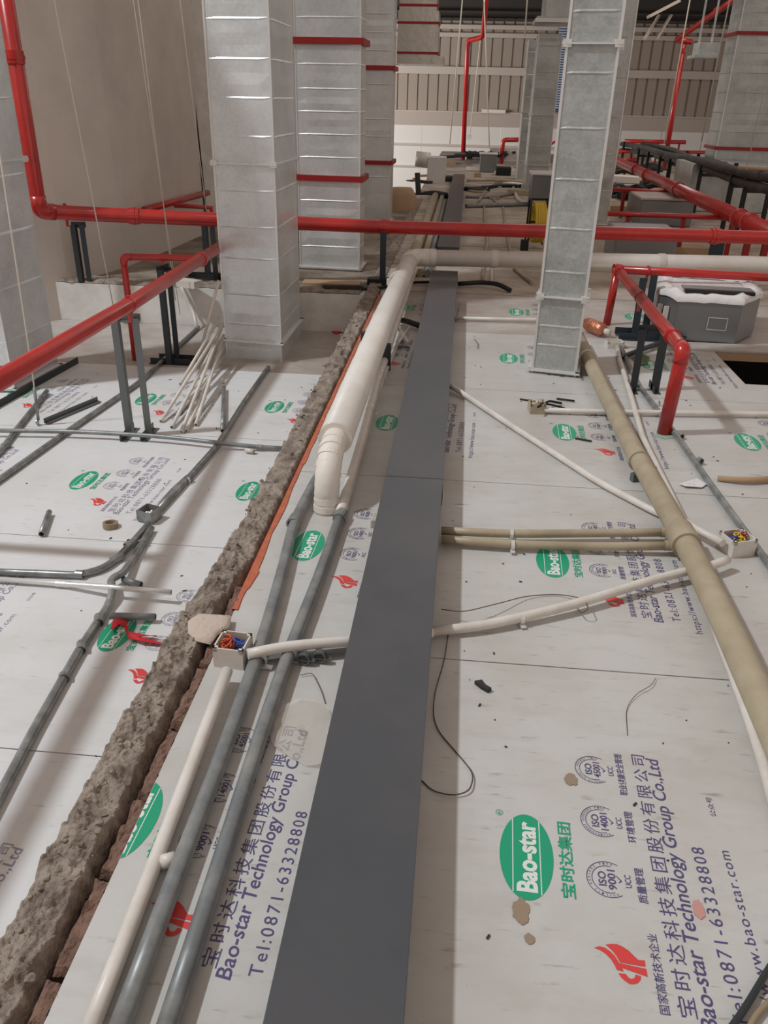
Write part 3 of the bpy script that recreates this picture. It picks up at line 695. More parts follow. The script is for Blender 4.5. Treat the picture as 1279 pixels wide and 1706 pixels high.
stand([P(283, 607, ZL), P(297, 600, ZL)], C1.z-.06, 'dark angle stand under the thin red pipe by the white kerb', M['angle'], w=.036, along=(1, 0, 0), foot=.28)
stand([P(136, 470, 0), P(151, 470, 0)], zA-.1, 'dark angle stand on the kerb under the thick red pipe, beside the left wall', M['angle'], foot=0)
stand([P(347, 463, 0), P(361, 466, 0)], zA-.1, 'dark angle stand just left of the large duct, on the kerb', M['angle'], along=(1, 0, 0), foot=.35)
t = thing('pipe_stand', P(637, 470, 0), 'single dark green post under the thick red pipe, right of the left row of ducts', 'stand')
p = P(637, 474, 0); MB().angle((p.x, p.y, .01), (p.x, p.y, PY(637, 385, p.y).z), .045, up=(0, 1, 0)).build('upright', M['dgreen'], t)
MB().box(p.x-.12, p.y-.05, .003, p.x+.16, p.y+.05, .05).build('foot', M['black'], t)
h0, h1 = P(1067, 650, 0), P(1092, 652, 0); zz = PY(1078, 503, h0.y).z
t = stand([P(1053, 650, 0), P(1090, 650, 0)], .325, 'dark portal stand under the bright red bent pipe', M['angle'], w=.036, foot=.14)
k0 = P(1055, 560, 0); 
t = thing('pipe_stand', k0, 'dark blue-grey stand with long flat feet beside the steel unit', 'stand')
z2 = PY(1070, 462, k0.y).z
MB().angle((k0.x, k0.y, .01), (k0.x, k0.y, z2), .045, up=(0, 1, 0)).build('upright', M['dgreen'], t)
MB().angle((k0.x+.09, k0.y+.12, .01), (k0.x+.09, k0.y+.12, z2), .045, up=(0, 1, 0)).build('upright', M['dgreen'], t)
for dy in (0, -.15): MB().angle((k0.x-.12, k0.y+dy, .03), (k0.x+.3, k0.y+dy, .03), .04).build('foot', M['dgreen'], t)
for (px, py, lab) in ((1189, 430, 'dark blue post under the thick red pipe on the right'), (1238, 430, 'dim red-brown post right of the dark blue one'), (1268, 432, 'dim post under the joint of the two thick red pipes')):
    p = P(px, py+6, 0); t = thing('pipe_post', p, lab, 'post'); w = .12 if px == 1189 else .05
    MB().box(p.x-w/2, p.y-.03, 0, p.x+w/2, p.y+.03, PY(px, 396, p.y).z).build('upright', M['dgreen'] if px == 1189 else M['redd'], t)
    MB().box(p.x-w/2-.05, p.y-.06, 0, p.x+w/2+.05, p.y+.06, .012).build('base_plate', M['angle'], t)

# ------------------------------------------------------------------ white main drain pipe
WZ = .205
w0 = Vector((-.425, 2.80, WZ)); w1 = Vector((-.40, 6.55, WZ)); w2 = P(1290, 441, .215)
t = thing('drain_pipe', w0, 'fat white insulated pipe turning right at an elbow across the boards', 'pipe')
we = Vector((-.395, 6.72, WZ))
MB().tube([w0, (-.42, 4.6, WZ), we+(w0-we).normalized()*.09], .065, n=28).build('insulated_run', M['insul'], t)
MB().tube([we+(w0-we).normalized()*.25, we, lerp(we, w2, .06)], .069, .14, n=24).build('elbow', M['pvc'], t)
MB().tube([lerp(we, w2, .05), w2, lerp(we, w2, 1.2)], .063, n=24).build('cross_run', M['insul'], t)
for q, s in ((nearx(we, w2, 824), 1.08), (nearx(we, w2, 1101), 1.1), (lerp(we, w2, .06), 1.12)):
    MB().ring(q, w2-we, .055, .063*s, .05, 24).build('coupling', M['pvc'], t)
MB().ring((-.417, 5.72, WZ), (0, 1, 0), .06, .074, .05, 24).box(-.50, 5.70, WZ-.02, -.34, 5.74, WZ+.02).build('clamp', M['pvc'], t)
for yy in (4.35, ): MB().box(-.508, yy-.02, .0, -.35, yy+.02, .145).box(-.515, yy-.02, WZ-.05, -.49, yy+.02, WZ+.0).build('support_block', M['angle'], t)
# wrapped drop
t = thing('wrapped_drop_pipe', (-.43, 2.6, 0), 'tape-wrapped white pipe end dropping from the fat pipe into the board', 'pipe')
pts = [(-.425, 2.83, .205), (-.425, 2.72, .205), (-.428, 2.62, .14), (-.432, 2.60, -.02)]
wp = MB().tube(pts, .0455, .07, n=24).build('wrapped_pipe', M['wrap'], t)
mb = MB()
for k, (y, z, ay, az) in enumerate([(2.745, .203, -1, -.05), (2.712, .197, -1, -.25), (2.682, .182, -1, -.6), (2.655, .158, -.8, -1), (2.635, .13, -.5, -1), (2.622, .10, -.3, -1), (2.613, .072, -.2, -1), (2.607, .042, -.15, -1), (2.602, .014, -.1, -1)]):
    mb.ring((-.427-.0005*k, y, z), (.09*math.sin(k*2), ay, az), .042, .0468+.001*math.sin(k*5), .022, 22)
mb.build('tape_turn', M['wrap'], wp)
MB().tube([(-.425, 2.80, .205), (-.425, 2.793, .205)], .064, n=28).build('insulation_end', M['wrap'], t)

# ------------------------------------------------------------------ conduits
def conduit(pts, r, m, label, fil=.04, coups=(), clips=(), name='conduit', cat='conduit', group=None, hollow=0, n=12):
    t = thing(name, pts[0], label, cat, group)
    MB().tube(pts, r, fil, n=n, hollow=hollow).build('conduit_run', m, t)
    for (p, ax, L) in coups: MB().ring(p, ax, r*.9, r*1.22, L, 16).build('coupling', m, t)
    for (p, ax) in clips:
        a = Vector(ax).normalized(); s = a.cross(Vector((0, 0, 1))).normalized(); p = Vector(p)
        MB().ring(p, ax, r*1.0, r*1.15, .012, 16).bar(p+s*r*1.9-Vector((0, 0, r)), p-s*r*1.9-Vector((0, 0, r)), .016, .004).build('saddle_clip', M['edge'], t)
    return t
def G(l, z): return [P(a, b, z) for a, b in l]
# two grey conduits, foreground
cL = G([(190, 1740), (300, 1480), (385, 1260), (432, 1090), (468, 960), (492, 868)], .035)+[P(512, 812, .03), P(536, 770, .025)]
cL = [Vector((-.440, .66, .035)), Vector((-.415, 1.1, .035)), Vector((-.405, 1.6, .035))]+[P(468, 960, .024), P(489, 872, .024), P(512, 825, .03), P(538, 778, .025)]
conduit([P(196, 1720, .024), P(300, 1440, .024), P(377, 1240, .024), P(432, 1085, .024)]+cL[3:], .0185, M['greyp'], 'left one of the two thick grey conduits between broken wall and tray', fil=.2, clips=[(P(432, 1100, .024), (.1, 1, 0))], coups=[(P(490, 868, .024), (.1, 1, 0), .05)])
conduit([P(275, 1720, .024), P(360, 1460, .024), P(432, 1230, .024), P(482, 1085, .024), P(530, 965, .024), P(566, 862, .024)], .0185, M['greyp'], 'right one of the two thick grey conduits, meeting the white conduit', fil=.2, clips=[(P(482, 1090, .024), (.1, 1, 0))], coups=[(P(567, 860, .024), (.1, 1, 0), .05)])
conduit([P(567, 856, .024), P(600, 745, .04), P(628, 640, .05), P(655, 555, .06), P(684, 470, .06), P(700, 425, .06)], .021, M['pvc'], 'white conduit running beside the fat white pipe', fil=.2, clips=[(P(633, 623, .05), (.1, 1, 0)), (P(617, 682, .045), (.1, 1, 0))])
conduit([P(592, 772, .02), P(640, 625, .02), P(668, 560, .02)], .010, M['pvc'], 'thin white conduit right beside the white one along the fat pipe', fil=.1)
# angle strip under the conduits
t = thing('steel_strip', P(500, 1100, .01), 'grey steel strip with pipe saddles crossing under the two grey conduits', 'bracket')
MB().bar(P(405, 1100, .012), P(580, 1083, .012), .022, .004).build('strip', M['greya'], t)
mb = MB()
for q in (P(506, 1097, .02), P(533, 1093, .022)): mb.ring(q, (.1, 1, .0), .014, .018, .016, 14).box(q.x-.03, q.y-.006, .014, q.x+.03, q.y+.006, .018)
mb.build('saddle', M['greya'], t)
# foreground white conduit and box
conduit([P(140, 1740, .018), P(230, 1510, .018), P(310, 1300, .02), P(378, 1118, .035)], .0155, M['pvc'], 'white conduit in the lower left corner leading to the wired white box', fil=.2)
def jbox(c, sx, sy, h, rot, label, m, wires, lead=.0, name='junction_box', thick=.004, z0=.0):
    t = thing(name, (c[0], c[1], z0), label, 'junction box'); mt = Matrix.Translation((c[0], c[1], z0)) @ Matrix.Rotation(rot, 4, 'Z')
    mb = MB(); a, b = sx/2, sy/2
    mb.box(-a, -b, 0, a, b, thick, mt)
    for q in ((-a, -b, a, -b+thick), (-a, b-thick, a, b), (-a, -b+thick, -a+thick, b-thick), (a-thick, -b+thick, a, b-thick)): mb.box(q[0], q[1], thick, q[2], q[3], h, mt)
    for q in ((-a, -b), (a-.012, -b), (-a, b-.012), (a-.012, b-.012)): mb.box(q[0], q[1], h-.012, q[0]+.012, q[1]+.012, h, mt)
    bs = mb.build('box_shell', m, t)
    rr = random.Random(len(label))
    for col, (ox, oy) in wires:
        w = MB()
        for s in range(2):
            pts = []
            x, y = ox*a, oy*b
            for k in range(12):
                an = k*1.35+s*2+ox*5
                pts.append(mt @ Vector((x+math.cos(an)*a*.36, y+math.sin(an)*b*.36, thick+.012+(h-.004)*(k/11)*.85+.006*math.sin(k*2))))
            w.tube(pts, .0028, .012, n=6)
        w.build('wire_loop', M[col], bs)
    return t
bc = P(384, 1112, .0)
jbox((bc.x, bc.y+.035), .082, .082, .062, -.08, 'white junction box with orange and blue wires at the broken wall', M['pvc'], [('wo', (-.45, .1)), ('wr', (-.1, -.2)), ('wb', (.4, .1)), ('wo', (-.3, -.3))])
conduit([P(412, 1090, .05), P(470, 1078, .05), P(530, 1072, .045), P(590, 1068, .04), P(720, 1054, .03)], .0145, M['pvc'], 'white conduit leaving the wired box and passing under the tray', fil=.1)
# right side
conduit([P(712, 1053, .02), P(800, 1043, .022), P(862, 1030, .025), P(960, 1006, .03), P(1100, 962, .035), P(1190, 941, .04), P(1212, 932, .04)], .0145, M['pvc'], 'white conduit slanting from the tray to the right wired box', fil=.1, clips=[(P(868, 1030, .022), (1, .3, 0))])
bc = P(1228, 925, 0)
jbox((bc.x, bc.y+.03), .09, .085, .06, .35, 'white junction box with yellow, red and blue wires at the right edge', M['pvc'], [('wy', (-.1, .0)), ('wy', (.1, -.2)), ('wr', (.45, .2)), ('wb', (-.55, 0)), ('wr', (.3, .4))])
conduit([P(1204, 905, .045), P(1140, 872, .03), P(1105, 800, .02), P(1070, 728, .02), P(1048, 650, .02), P(1032, 600, .02), P(1028, 578, .02)], .0135, M['pvc'], 'white conduit from the right wired box along the beige drain pipe', fil=.06)
conduit([P(745, 640, .03), P(770, 655, .02), P(850, 708, .016), P(1000, 805, .016), P(1090, 852, .018), P(1128, 868, .02)], .0135, M['pvc'], 'long white conduit slanting from the tray to the beige drain pipe', fil=.1)
conduit([P(1190, 1040, .02), P(1215, 1105, .02), P(1245, 1185, .02), P(1268, 1255, .02), P(1300, 1370, .02)], .0155, M['pvc'], 'white conduit along the right edge beside the beige drain pipe', fil=.15)
conduit([P(905, 683, .02), P(1000, 686, .02), P(1279, 690, .02), P(1330, 691, .02)], .0125, M['pvc'], 'white conduit running right from the small beige box', fil=0)
conduit([P(755, 530, .02), P(885, 533, .02), P(970, 533, .02), P(1010, 548, .02)], .0125, M['pvc'], 'white conduit crossing behind the slim duct', fil=0.1)
jbox(tuple(P(893, 686, 0)[:2]), .075, .075, .05, .1, 'small beige junction box with black wires right of the tray', M['beige'], [('black' if False else 'wire', (-.3, 0)), ('wire', (.3, .2))])
t = thing('loose_cable_ends', P(925, 668, .01), 'loose black cable ends beside the small beige box', 'cable')
MB().tube([P(896, 678, .05), P(915, 668, .03), P(935, 672, .01)], .006, .02, n=8).tube([P(927, 664, .008), P(957, 668, .008)], .005, n=8).tube([P(900, 672, .05), P(918, 674, .035), P(940, 680, .01)], .005, .02, n=8).build('cable', M['black'], t)
jbox(tuple(P(1022, 578, 0)[:2]), .1, .09, .04, .1, 'pale open box beside the copper-coloured flask', M['pvc'], [])
# copper flask
t = thing('copper_flask', P(990, 545, .04), 'copper-foil wrapped flask lying by the slim duct', 'flask')
MB().tube([P(976, 538, .05), P(980, 540, .05), P(1002, 549, .05), P(1005, 550, .05)], .042, 0, n=18, rf=lambda t: .75 if t < .1 or t > .95 else 1).build('body', M['copper'], t)
MB().tube([P(1004, 550, .045), P(1016, 555, .035)], .02, n=12).build('neck', M['pvc'], t)
# two beige cross conduits
c1 = [P(735, 884, .03), P(850, 890, .03), P(1000, 888, .03), P(1118, 887, .035)]
c2 = [P(735, 899, .025), P(850, 907, .025), P(1000, 911, .025), P(1125, 909, .035)]
conduit(c1, .0145, M['beige'], 'upper one of the two beige conduits between tray and drain pipe', fil=.3, clips=[(P(852, 890, .03), (1, 0, 0))], coups=[(P(1108, 887, .035), (1, 0, 0), .03)])
conduit(c2, .0145, M['beige'], 'lower one of the two beige conduits between tray and drain pipe', fil=.3, clips=[(P(854, 908, .025), (1, 0, 0))], coups=[(P(1114, 909, .035), (1, 0, 0), .03)])
# beige drain
e = [P(962, 560, .06), P(1000, 640, .06), P(1063, 765, .06), P(1136, 892, .06), P(1200, 1020, .06), P(1279, 1195, .06), P(1330, 1310, .06)]
t = thing('drain_pipe', e[0], 'long beige drain pipe running down the right side', 'pipe')
MB().tube(e, .0385, .3, n=20).build('pipe_run', M['beige'], t)
MB().ring(P(1137, 897, .06), e[4]-e[2], .036, .048, .1, 24).build('coupling', M['beige'], t)
for q, d in ((P(978, 595, .06), e[1]-e[0]), (P(1064, 767, .06), e[3]-e[2])): MB().ring(q, d, .036, .044, .02, 24).build('socket_rim', M['pvc'] if q.y > 4 else M['beige'], t)
MB().bar(P(1052, 795, .02), P(1075, 790, .02), .02, .03).build('support', M['greya'], t)
# galvanised conduit at right
conduit([P(1032, 575, .016), P(1062, 640, .016), P(1130, 730, .016), P(1182, 805, .016), P(1279, 938, .016), P(1300, 965, .016)], .0125, M['galvp'], 'galvanised conduit passing behind the red pipe foot to the right edge', fil=.1, coups=[(P(1132, 726, .016), (.5, -1, 0), .03), (P(1165, 768, .016), (.5, -1, 0), .02)], clips=[(P(1095, 671, .016), (.5, -1, 0))])
# left bay conduits
zl = ZL+.016
conduit([P(-40, 1400, zl), P(0, 1325, zl), P(60, 1210, zl), P(132, 1083, zl), P(180, 1010, zl), P(188, 985, zl+.02), P(184, 965, zl+.02), P(205, 955, zl+.02), P(225, 925, zl), P(252, 880, zl)], .0145, M['galvp'], 'grey conduit crossing the sunken bay from the near left corner to the steel box', fil=.05, coups=[(P(136, 1078, zl), (.4, -1, 0), .04), (P(107, 1128, zl), (.4, -1, 0), .02), (P(165, 1033, zl), (.4, -1, 0), .04), (P(236, 905, zl), (.4, 1, 0), .03)])
conduit([P(-30, 952, zl), P(65, 955, zl), P(130, 958, zl), P(170, 948, zl), P(195, 930, zl), P(222, 902, zl), P(248, 872, zl)], .0135, M['galvp'], 'grey conduit bending from the left edge up to the steel box', fil=.1, coups=[(P(133, 957, zl), (1, 0, 0), .03), (P(195, 930, zl), (.6, 1, 0), .05), (P(216, 907, zl), (.6, 1, 0), .04)])
conduit([P(-30, 963, zl+.0), P(105, 973, zl), P(180, 978, zl+.03), P(285, 987, zl+.03)], .0105, M['edge'], 'thin bright steel tube lying across the bay conduit', fil=0, coups=[(P(105, 973, zl), (1, 0, 0), .05)], hollow=.8)
t = thing('steel_conduit_box', P(250, 866, ZL), 'open steel conduit box with hooked clips in the sunken bay', 'junction box')
q = P(250, 866, ZL); mt = Matrix.Translation(q) @ Matrix.Rotation(-.3, 4, 'Z'); mb = MB()
for bx in ((-.038, -.038, .005, .038, .038, .01), (-.038, -.038, .01, .038, -.034, .055), (-.038, .034, .01, .038, .038, .055), (-.038, -.034, .01, -.034, .034, .055), (.034, -.034, .01, .038, .034, .055)): mb.box(*bx, mt)
mb.build('box_shell', M['galvp'], t)
mb = MB()
for a in (0, 1, 2): mb.tube([mt @ Vector((-.02+.02*a, -.02, .012)), mt @ Vector((-.01+.015*a, 0, .04)), mt @ Vector((.01+.01*a, .01, .02))], .006, .015, n=8)
mb.build('clip', M['edge'], t)
conduit([P(262, 852, zl), P(310, 800, zl), P(362, 742, zl), P(405, 672, zl), P(447, 612, zl)], .0145, M['galvp'], 'grey conduit from the steel box up to the foot of the large duct', fil=.1, coups=[(P(313, 799, zl), (.5, 1, 0), .03)], clips=[(P(312, 800, zl), (.5, 1, 0))], hollow=.8)
conduit([P(250, 858, zl), P(290, 815, zl), P(312, 795, zl)], .0125, M['galvp'], 'second short grey conduit beside the one above the steel box', fil=0)
conduit([P(-40, 826, zl), P(0, 798, zl), P(110, 720, zl), P(235, 635, zl), P(330, 545, zl)], .0145, M['galvp'], 'long grey conduit running from the left edge towards the white kerb', fil=.2)
conduit([P(-30, 775, zl), P(0, 752, zl), P(30, 712, zl), P(78, 652, zl)], .0145, M['galvp'], 'short grey conduit near the left edge by the hooked wire', fil=0, coups=[(P(10, 742, zl), (.4, 1, 0), .04)])
conduit([P(-30, 717, zl+.02), P(130, 719, zl+.02), P(270, 727, zl+.02), P(365, 738, zl+.02), P(430, 745, zl+.004), P(475, 747, zl)], .0115, M['greyp'], 'thin grey conduit lying across the bay past the stand feet', fil=.2, coups=[(P(433, 745, zl+.004), (1, 0, 0), .03)])
conduit([P(328, 548, zl), PY(322, 517, 6.19), PY(303, 480, 6.2), PY(300, 474, 6.28)], .0125, M['pvc'], 'white conduit bent up over the white kerb', fil=.08)
# short offcuts
for pts, r, m, lab in (([P(373, 645, zl+.005), P(371, 718, zl+.005)], .0125, 'galvp', 'short grey tube offcut lying between the duct foot and the thin conduit'),
        ([P(82, 853, zl), P(69, 890, zl)], .0125, 'galvp', 'short grey tube offcut near the left edge above the bent conduit'),
        ([P(183, 1026, zl+.006), P(259, 1028, zl+.006)], .0125, 'greyp', 'dark grey tube offcut lying above the ribbon-covered green oval'),
        ([P(205, 965, zl), P(235, 974, zl)], .012, 'greyp', 'tiny grey tube offcut beside the bright steel tube')):
    tag(MB().tube(pts, r, 0, n=14, hollow=.78).build('tube_offcut', M[m]), lab, 'tube offcut', 'grey tube offcuts in the left bay')
q = P(280, 1440, .0)
t = tag(MB().tube([P(268, 1437, .018), P(291, 1430, .018)], .014, n=18, hollow=.8).build('tube_offcut', M['pvc']), 'short white tube offcut lying beside the lower left white conduit', 'tube offcut')
tag(MB().tube([P(409, 750, zl), P(423, 752, zl)], .012, n=12, hollow=.8).build('tube_offcut', M['pvc']), 'tiny white tube piece beside the thin conduit end in the bay', 'tube offcut')
# hooked wire and angle piece
t = thing('angle_offcut', P(120, 690, ZL), 'grey angle steel offcut hooked to the leftmost wire', 'angle steel')
MB().angle(P(76, 702, ZL+.02), P(165, 665, ZL+.02), .028).build('angle_bar', M['greya'], t)
MB().ring(P(62, 703, ZL+.02), (1, .3, .2), .012, .018, .01, 14).build('hook_nut', M['galvp'], t)
tag(MB().angle(P(125, 600, ZL+.02), P(-20, 680, ZL+.02), .045).build('angle_bar', M['angle']), 'dark angle bar on the floor at the foot of the leftmost duct', 'angle steel')
# leaning white conduits
rods = [((372, 538, .0), (268, 702)), ((365, 560, -.05), (286, 712)), ((370, 548, -.02), (302, 720)), ((375, 575, -.08), (310, 718)), ((374, 560, -.05), (326, 708)), ((368, 530, .02), (300, 640)), ((378, 595, -.12), (296, 690)), ((366, 470, .2), (330, 600))]
for i, ((tx, ty, tz), (bx, by)) in enumerate(rods):
    a = PY(tx, ty, 5.3); b = P(bx, by, ZL+.012); 
    a = Vector((a.x-.01*i*.3, 5.28+.01*i, a.z))
    tag(MB().tube([b, a], .0105, n=10, hollow=.75).build('leaning_conduit', M['pvc']), 'white conduit rod leaning in a bundle against the large duct', 'conduit', 'white rods leaning on the large duct')
# tape roll, ribbon, scraps
q = P(184, 874, ZL+.012); t = tag(MB().ring(q, (0, .1, 1), .022, .032, .022, 24).build('tape_roll', M['tape']), 'brown roll of tape lying in the sunken bay', 'tape roll')
rb = gp([(185, 1052), (192, 1035), (212, 1026), (216, 1030), (211, 1043), (216, 1060), (250, 1062), (262, 1064), (262, 1067), (230, 1067), (275, 1074), (268, 1078), (235, 1076), (214, 1068), (207, 1046), (200, 1046), (188, 1057)], ZL)
mb = MB(); vs_ = [mb.bm.verts.new((p[0], p[1], ZL+.012+.008*math.sin(i*1.7))) for i, p in enumerate(rb)]; f = mb.bm.faces.new(vs_); bmesh.ops.triangulate(mb.bm, faces=[f])
ex = bmesh.ops.extrude_face_region(mb.bm, geom=mb.bm.faces[:]); [setattr(v, 'co', v.co+Vector((0, 0, .002))) for v in ex['geom'] if isinstance(v, bmesh.types.BMVert)]
tag(mb.build('red_ribbon', M['rag']), 'crumpled red plastic ribbon lying on a green oval in the bay', 'ribbon')
tag(MB().prism(gp([(552, 554), (562, 551), (572, 554), (560, 557)], ZL), ZL+.003, ZL+.008).build('red_scrap', M['rag']), 'small red scrap by the kerb right of the large duct', 'scrap')
# clear plastic scrap
def sheet(px, z, name, m, label, cat, seed, amp=.008):
    pts = gp(px, z); c = Vector((sum(p[0] for p in pts)/len(pts), sum(p[1] for p in pts)/len(pts))); mb = MB(); n = len(pts); rings = []
    for s in (1, .8, .6, .4, .2):
        rings.append([mb.bm.verts.new((c.x+(p[0]-c.x)*s, c.y+(p[1]-c.y)*s, z+.003+amp*abs(noise.noise(Vector((p[0]*25*s, p[1]*25*s, seed)))))) for p in pts])
    for a, b in zip(rings, rings[1:]):
        for j in range(n): f = mb.bm.faces.new((a[j], a[(j+1) % n], b[(j+1) % n], b[j])); f.smooth = True
    mb.bm.faces.new(rings[-1]); return tag(mb.build(name, m), label, cat)
sheet([(448, 1205), (470, 1180), (500, 1165), (530, 1170), (548, 1185), (556, 1220), (553, 1268), (530, 1280), (510, 1278), (480, 1262), (455, 1245), (446, 1225)], 0, 'plastic_scrap', M['sheet'], 'crinkled clear plastic scrap left of the tray, over the lettering', 'plastic scrap', 1, .02)
def mud(cx, cy, rx, ry, label, m='stain', cat='mud', z=0, name='mud_spot', grp=None, sd=0):
    c = P(cx, cy, z); mb = MB(); vs = []
    for k in range(48):
        a = 2*math.pi*k/48; q = 1+.30*noise.noise(Vector((math.cos(a)*1.6, math.sin(a)*1.6, sd+cx)))+.12*noise.noise(Vector((math.cos(a)*6, math.sin(a)*6, sd+cx)))
        vs.append((c.x+math.cos(a)*rx*q, c.y+math.sin(a)*ry*q))
    return tag(mb.prism(vs, z+.0008, z+.0020).build(name, M[m]), label, cat, grp)
mud(868, 1518, .017, .026, 'brown mud spot just below the largest green oval')
mud(882, 1565, .009, .011, 'smaller mud spot below the first, in the foreground')
mud(951, 1300, .014, .017, 'brown mud spot touching the topmost printed seal')
mud(1163, 1515, .010, .022, 'faded pink stain over the long english lettering', m='pinkst', cat='stain', name='pink_stain')
mud(1106, 727, .05, .03, 'mint green paint patch around the foot of the red bent pipe', m='mint', cat='paint patch', name='paint_patch')
tag(MB().prism(gp([(790, 1140), (802, 1138), (808, 1146), (818, 1152), (812, 1155), (800, 1148)]), .001, .012).build('dark_chip', M['scrap']), 'dark folded chip on the board right of the tray', 'chip')
# scattered dark debris
mb = MB(); rr = random.Random(5)
for k in range(140):
    x = rr.uniform(.03, 1.9); y = rr.uniform(.8, 5.2)
    if x > 1.5 and y > 4.2: continue
    s = rr.uniform(.001, .0042)
    mt = Matrix.Translation((x, y, .0015)) @ Matrix.Rotation(rr.random()*6, 4, 'Z'); mb.box(-s*rr.uniform(.6, 2), -s*.5, -.001, s, s*.5, .0015, mt)
for k in range(60):
    x = rr.uniform(-2.8, -.8); y = rr.uniform(1.5, 5); s = rr.uniform(.0015, .006)
    mt = Matrix.Translation((x, y, ZL+.0015)) @ Matrix.Rotation(rr.random()*6, 4, 'Z'); mb.box(-s*rr.uniform(.6, 3), -s*.5, -.001, s, s*.5, .0015, mt)
tag(mb.build('grit', M['scrap']), 'fine dark grit and shavings scattered over the boards', 'grit', kind='stuff')
for l, lab in (([(866, 665), (888, 668)], 'thin dark strip near the slim duct foot'), ([(958, 730), (985, 735)], 'dark strip by the second printed oval from the duct')):
    tag(MB().bar(P(*l[0], .004), P(*l[1], .004), .012, .005).build('strip_scrap', M['scrap']), lab, 'scrap')
# thin loose wires
def lwire(px, z, r, label, m='dwire', lift=.004):
    tag(MB().tube([P(a, b, z+r+lift*(1+math.sin(i*1.3))) for i, (a, b) in enumerate(px)], r, .05, n=6).build('loose_wire', M[m]), label, 'wire')
lwire([(748, 1045), (740, 1100), (722, 1160), (722, 1210), (770, 1265), (790, 1290), (782, 1318), (755, 1326), (720, 1318), (702, 1300)], 0, .0016, 'thin brown wire curling beside the tray in its shadow')
lwire([(735, 1015), (770, 1020), (820, 1008), (880, 992), (935, 990), (975, 998), (980, 1015), (968, 1022), (962, 1014)], .0, .0016, 'thin dark wire looping over the slanting white conduit', lift=.02)
lwire([(500, 1125), (520, 1120), (535, 1150), (542, 1172)], 0, .001, 'fine wire lying near the clear plastic scrap')
lwire([(1092, 1130), (1085, 1142), (1060, 1155), (1042, 1180), (1045, 1225)], 0, .0008, 'fine wire on the board left of the beige drain')
lwire([(790, 565), (797, 573), (795, 580)], 0, .002, 'tiny curl of wire beside the tray')
tag(MB().tube([P(1180, 1760, .012), P(1235, 1690, .012), P(1279, 1615, .012), P(1330, 1540, .012)], .006, .1, n=10).build('black_cable', M['angle']), 'dark grey cable crossing the lower right corner', 'cable')
tag(MB().tube([P(1225, 1760, .01), P(1258, 1690, .01), P(1290, 1660, .01)], .005, .1, n=10).build('beige_cord', M['tape']), 'brown cord in the lower right corner beside the dark cable', 'cord')
# black cables around tray end
tag(MB().tube([P(763, 473, .03), P(800, 470, .04), P(830, 473, .05), P(850, 484, .02)], .018, .1, n=12).build('black_hose', M['black']), 'black rubber hose end right of the tray end', 'hose')
tag(MB().tube([P(560, 480, .01), P(610, 482, .01), P(645, 478, .02), P(690, 470, .02), P(722, 470, .02)], .012, .1, n=10).build('black_hose', M['black']), 'black hose passing under the fat white pipe near the elbow', 'hose')
tag(MB().tube([P(655, 532, .04), P(675, 534, .04), P(702, 544, .03)], .018, .1, n=12).build('black_hose', M['black']), 'short black hose between the fat white pipe and the tray', 'hose')
tag(MB().tube([P(662, 545, .05), P(680, 572, .03)], .012, 0, n=10).tube([P(682, 545, .03), P(664, 570, .06)], .008, n=8).build('white_tie', M['pvc']), 'white plastic tie knotted over the white conduit', 'tie')
tag(MB().ring(P(672, 578, .02), (0, .2, 1), .03, .035, .006, 20).build('wire_ring', M['greya']), 'grey wire ring on the boards beside the fat white pipe', 'ring')
tag(MB().tube([P(740, 410, .01), P(700, 425, .01)], .01, n=8).build('flat_bar', M['redd']), 'short dim bar beyond the white elbow', 'bar')

# ------------------------------------------------------------------ steel unit with plastic film
a, b, c, d = P(1100, 548, 0), P(1217, 576, 0), P(1252, 556, 0), P(1120, 505, 0)
t = thing('cassette_unit', (1.6, 5.5, 0), 'square steel ceiling unit standing on the boards under white plastic film', 'air conditioner')
f0 = Vector((1.39, 5.23)); f1 = Vector((1.755, 5.20)); f2 = Vector((1.97, 5.50)); f3 = Vector((2.0, 5.85)); f4 = Vector((1.42, 5.95)); f5 = Vector((1.27, 5.62))
f0 = P(1118, 568, 0).xy; f1 = P(1222, 576, 0).xy; f2 = P(1252, 560, 0).xy; f5 = P(1085, 552, 0).xy
f3 = f2+Vector((.05, .42)); f4 = f5+Vector((.1, .5))
out = [f0, f1, f2, f3, f4, f5]
MB().prism(out, .01, .262).build('housing', M['unit'], t, bevel=.006)
cc = sum(out, Vector((0, 0)))/6
MB().prism([cc+(p-cc)*1.03 for p in out], .262, .285).build('foam_rim', M['film'], t, bevel=.008)
mb = MB()
for i in range(6):
    p, q = out[i], out[(i+1) % 6]; n = 10; rows = []
    for j in range(n+1):
        e = p+(q-p)*j/n; w = noise.noise(Vector((e.x*14, e.y*14, 0)))
        rows.append([mb.bm.verts.new((*(cc+(e-cc)*s), z+.012*w)) for s, z in ((1.035, .255), (1.035, .287), (.86, .30+.01*w), (.72, .288))])
    for r0, r1 in zip(rows, rows[1:]):
        for k in range(3): f = mb.bm.faces.new((r0[k], r0[k+1], r1[k+1], r1[k])); f.smooth = True
mb.build('plastic_film', M['film'], t)
g0 = cc+Vector((-.20, -.14)); lf = MB().bar((g0.x, g0.y, .31), (g0.x+.42, g0.y-.03, .31), .11, .012).build('louvre_flap', M['unit'], t)
MB().bar((g0.x+.0, g0.y-.065, .302), (g0.x+.42, g0.y-.095, .302), .03, .02).build('air_slot', M['black'], lf)
fd = (f1-f0).normalized(); fn = Vector((fd.y, -fd.x)); u = f0+(f1-f0)*.52+fn*.002; v = f0+(f1-f0)*.82+fn*.002
fr = MB()
for z in (.09, .165): fr.bar((u.x, u.y, z), (v.x, v.y, z), .003, .004)
for e in (u, v): fr.bar((e.x, e.y, .09), (e.x, e.y, .165), .004, .003)
fr.build('access_cover_frame', M['edge'], t)
fr = MB(); 
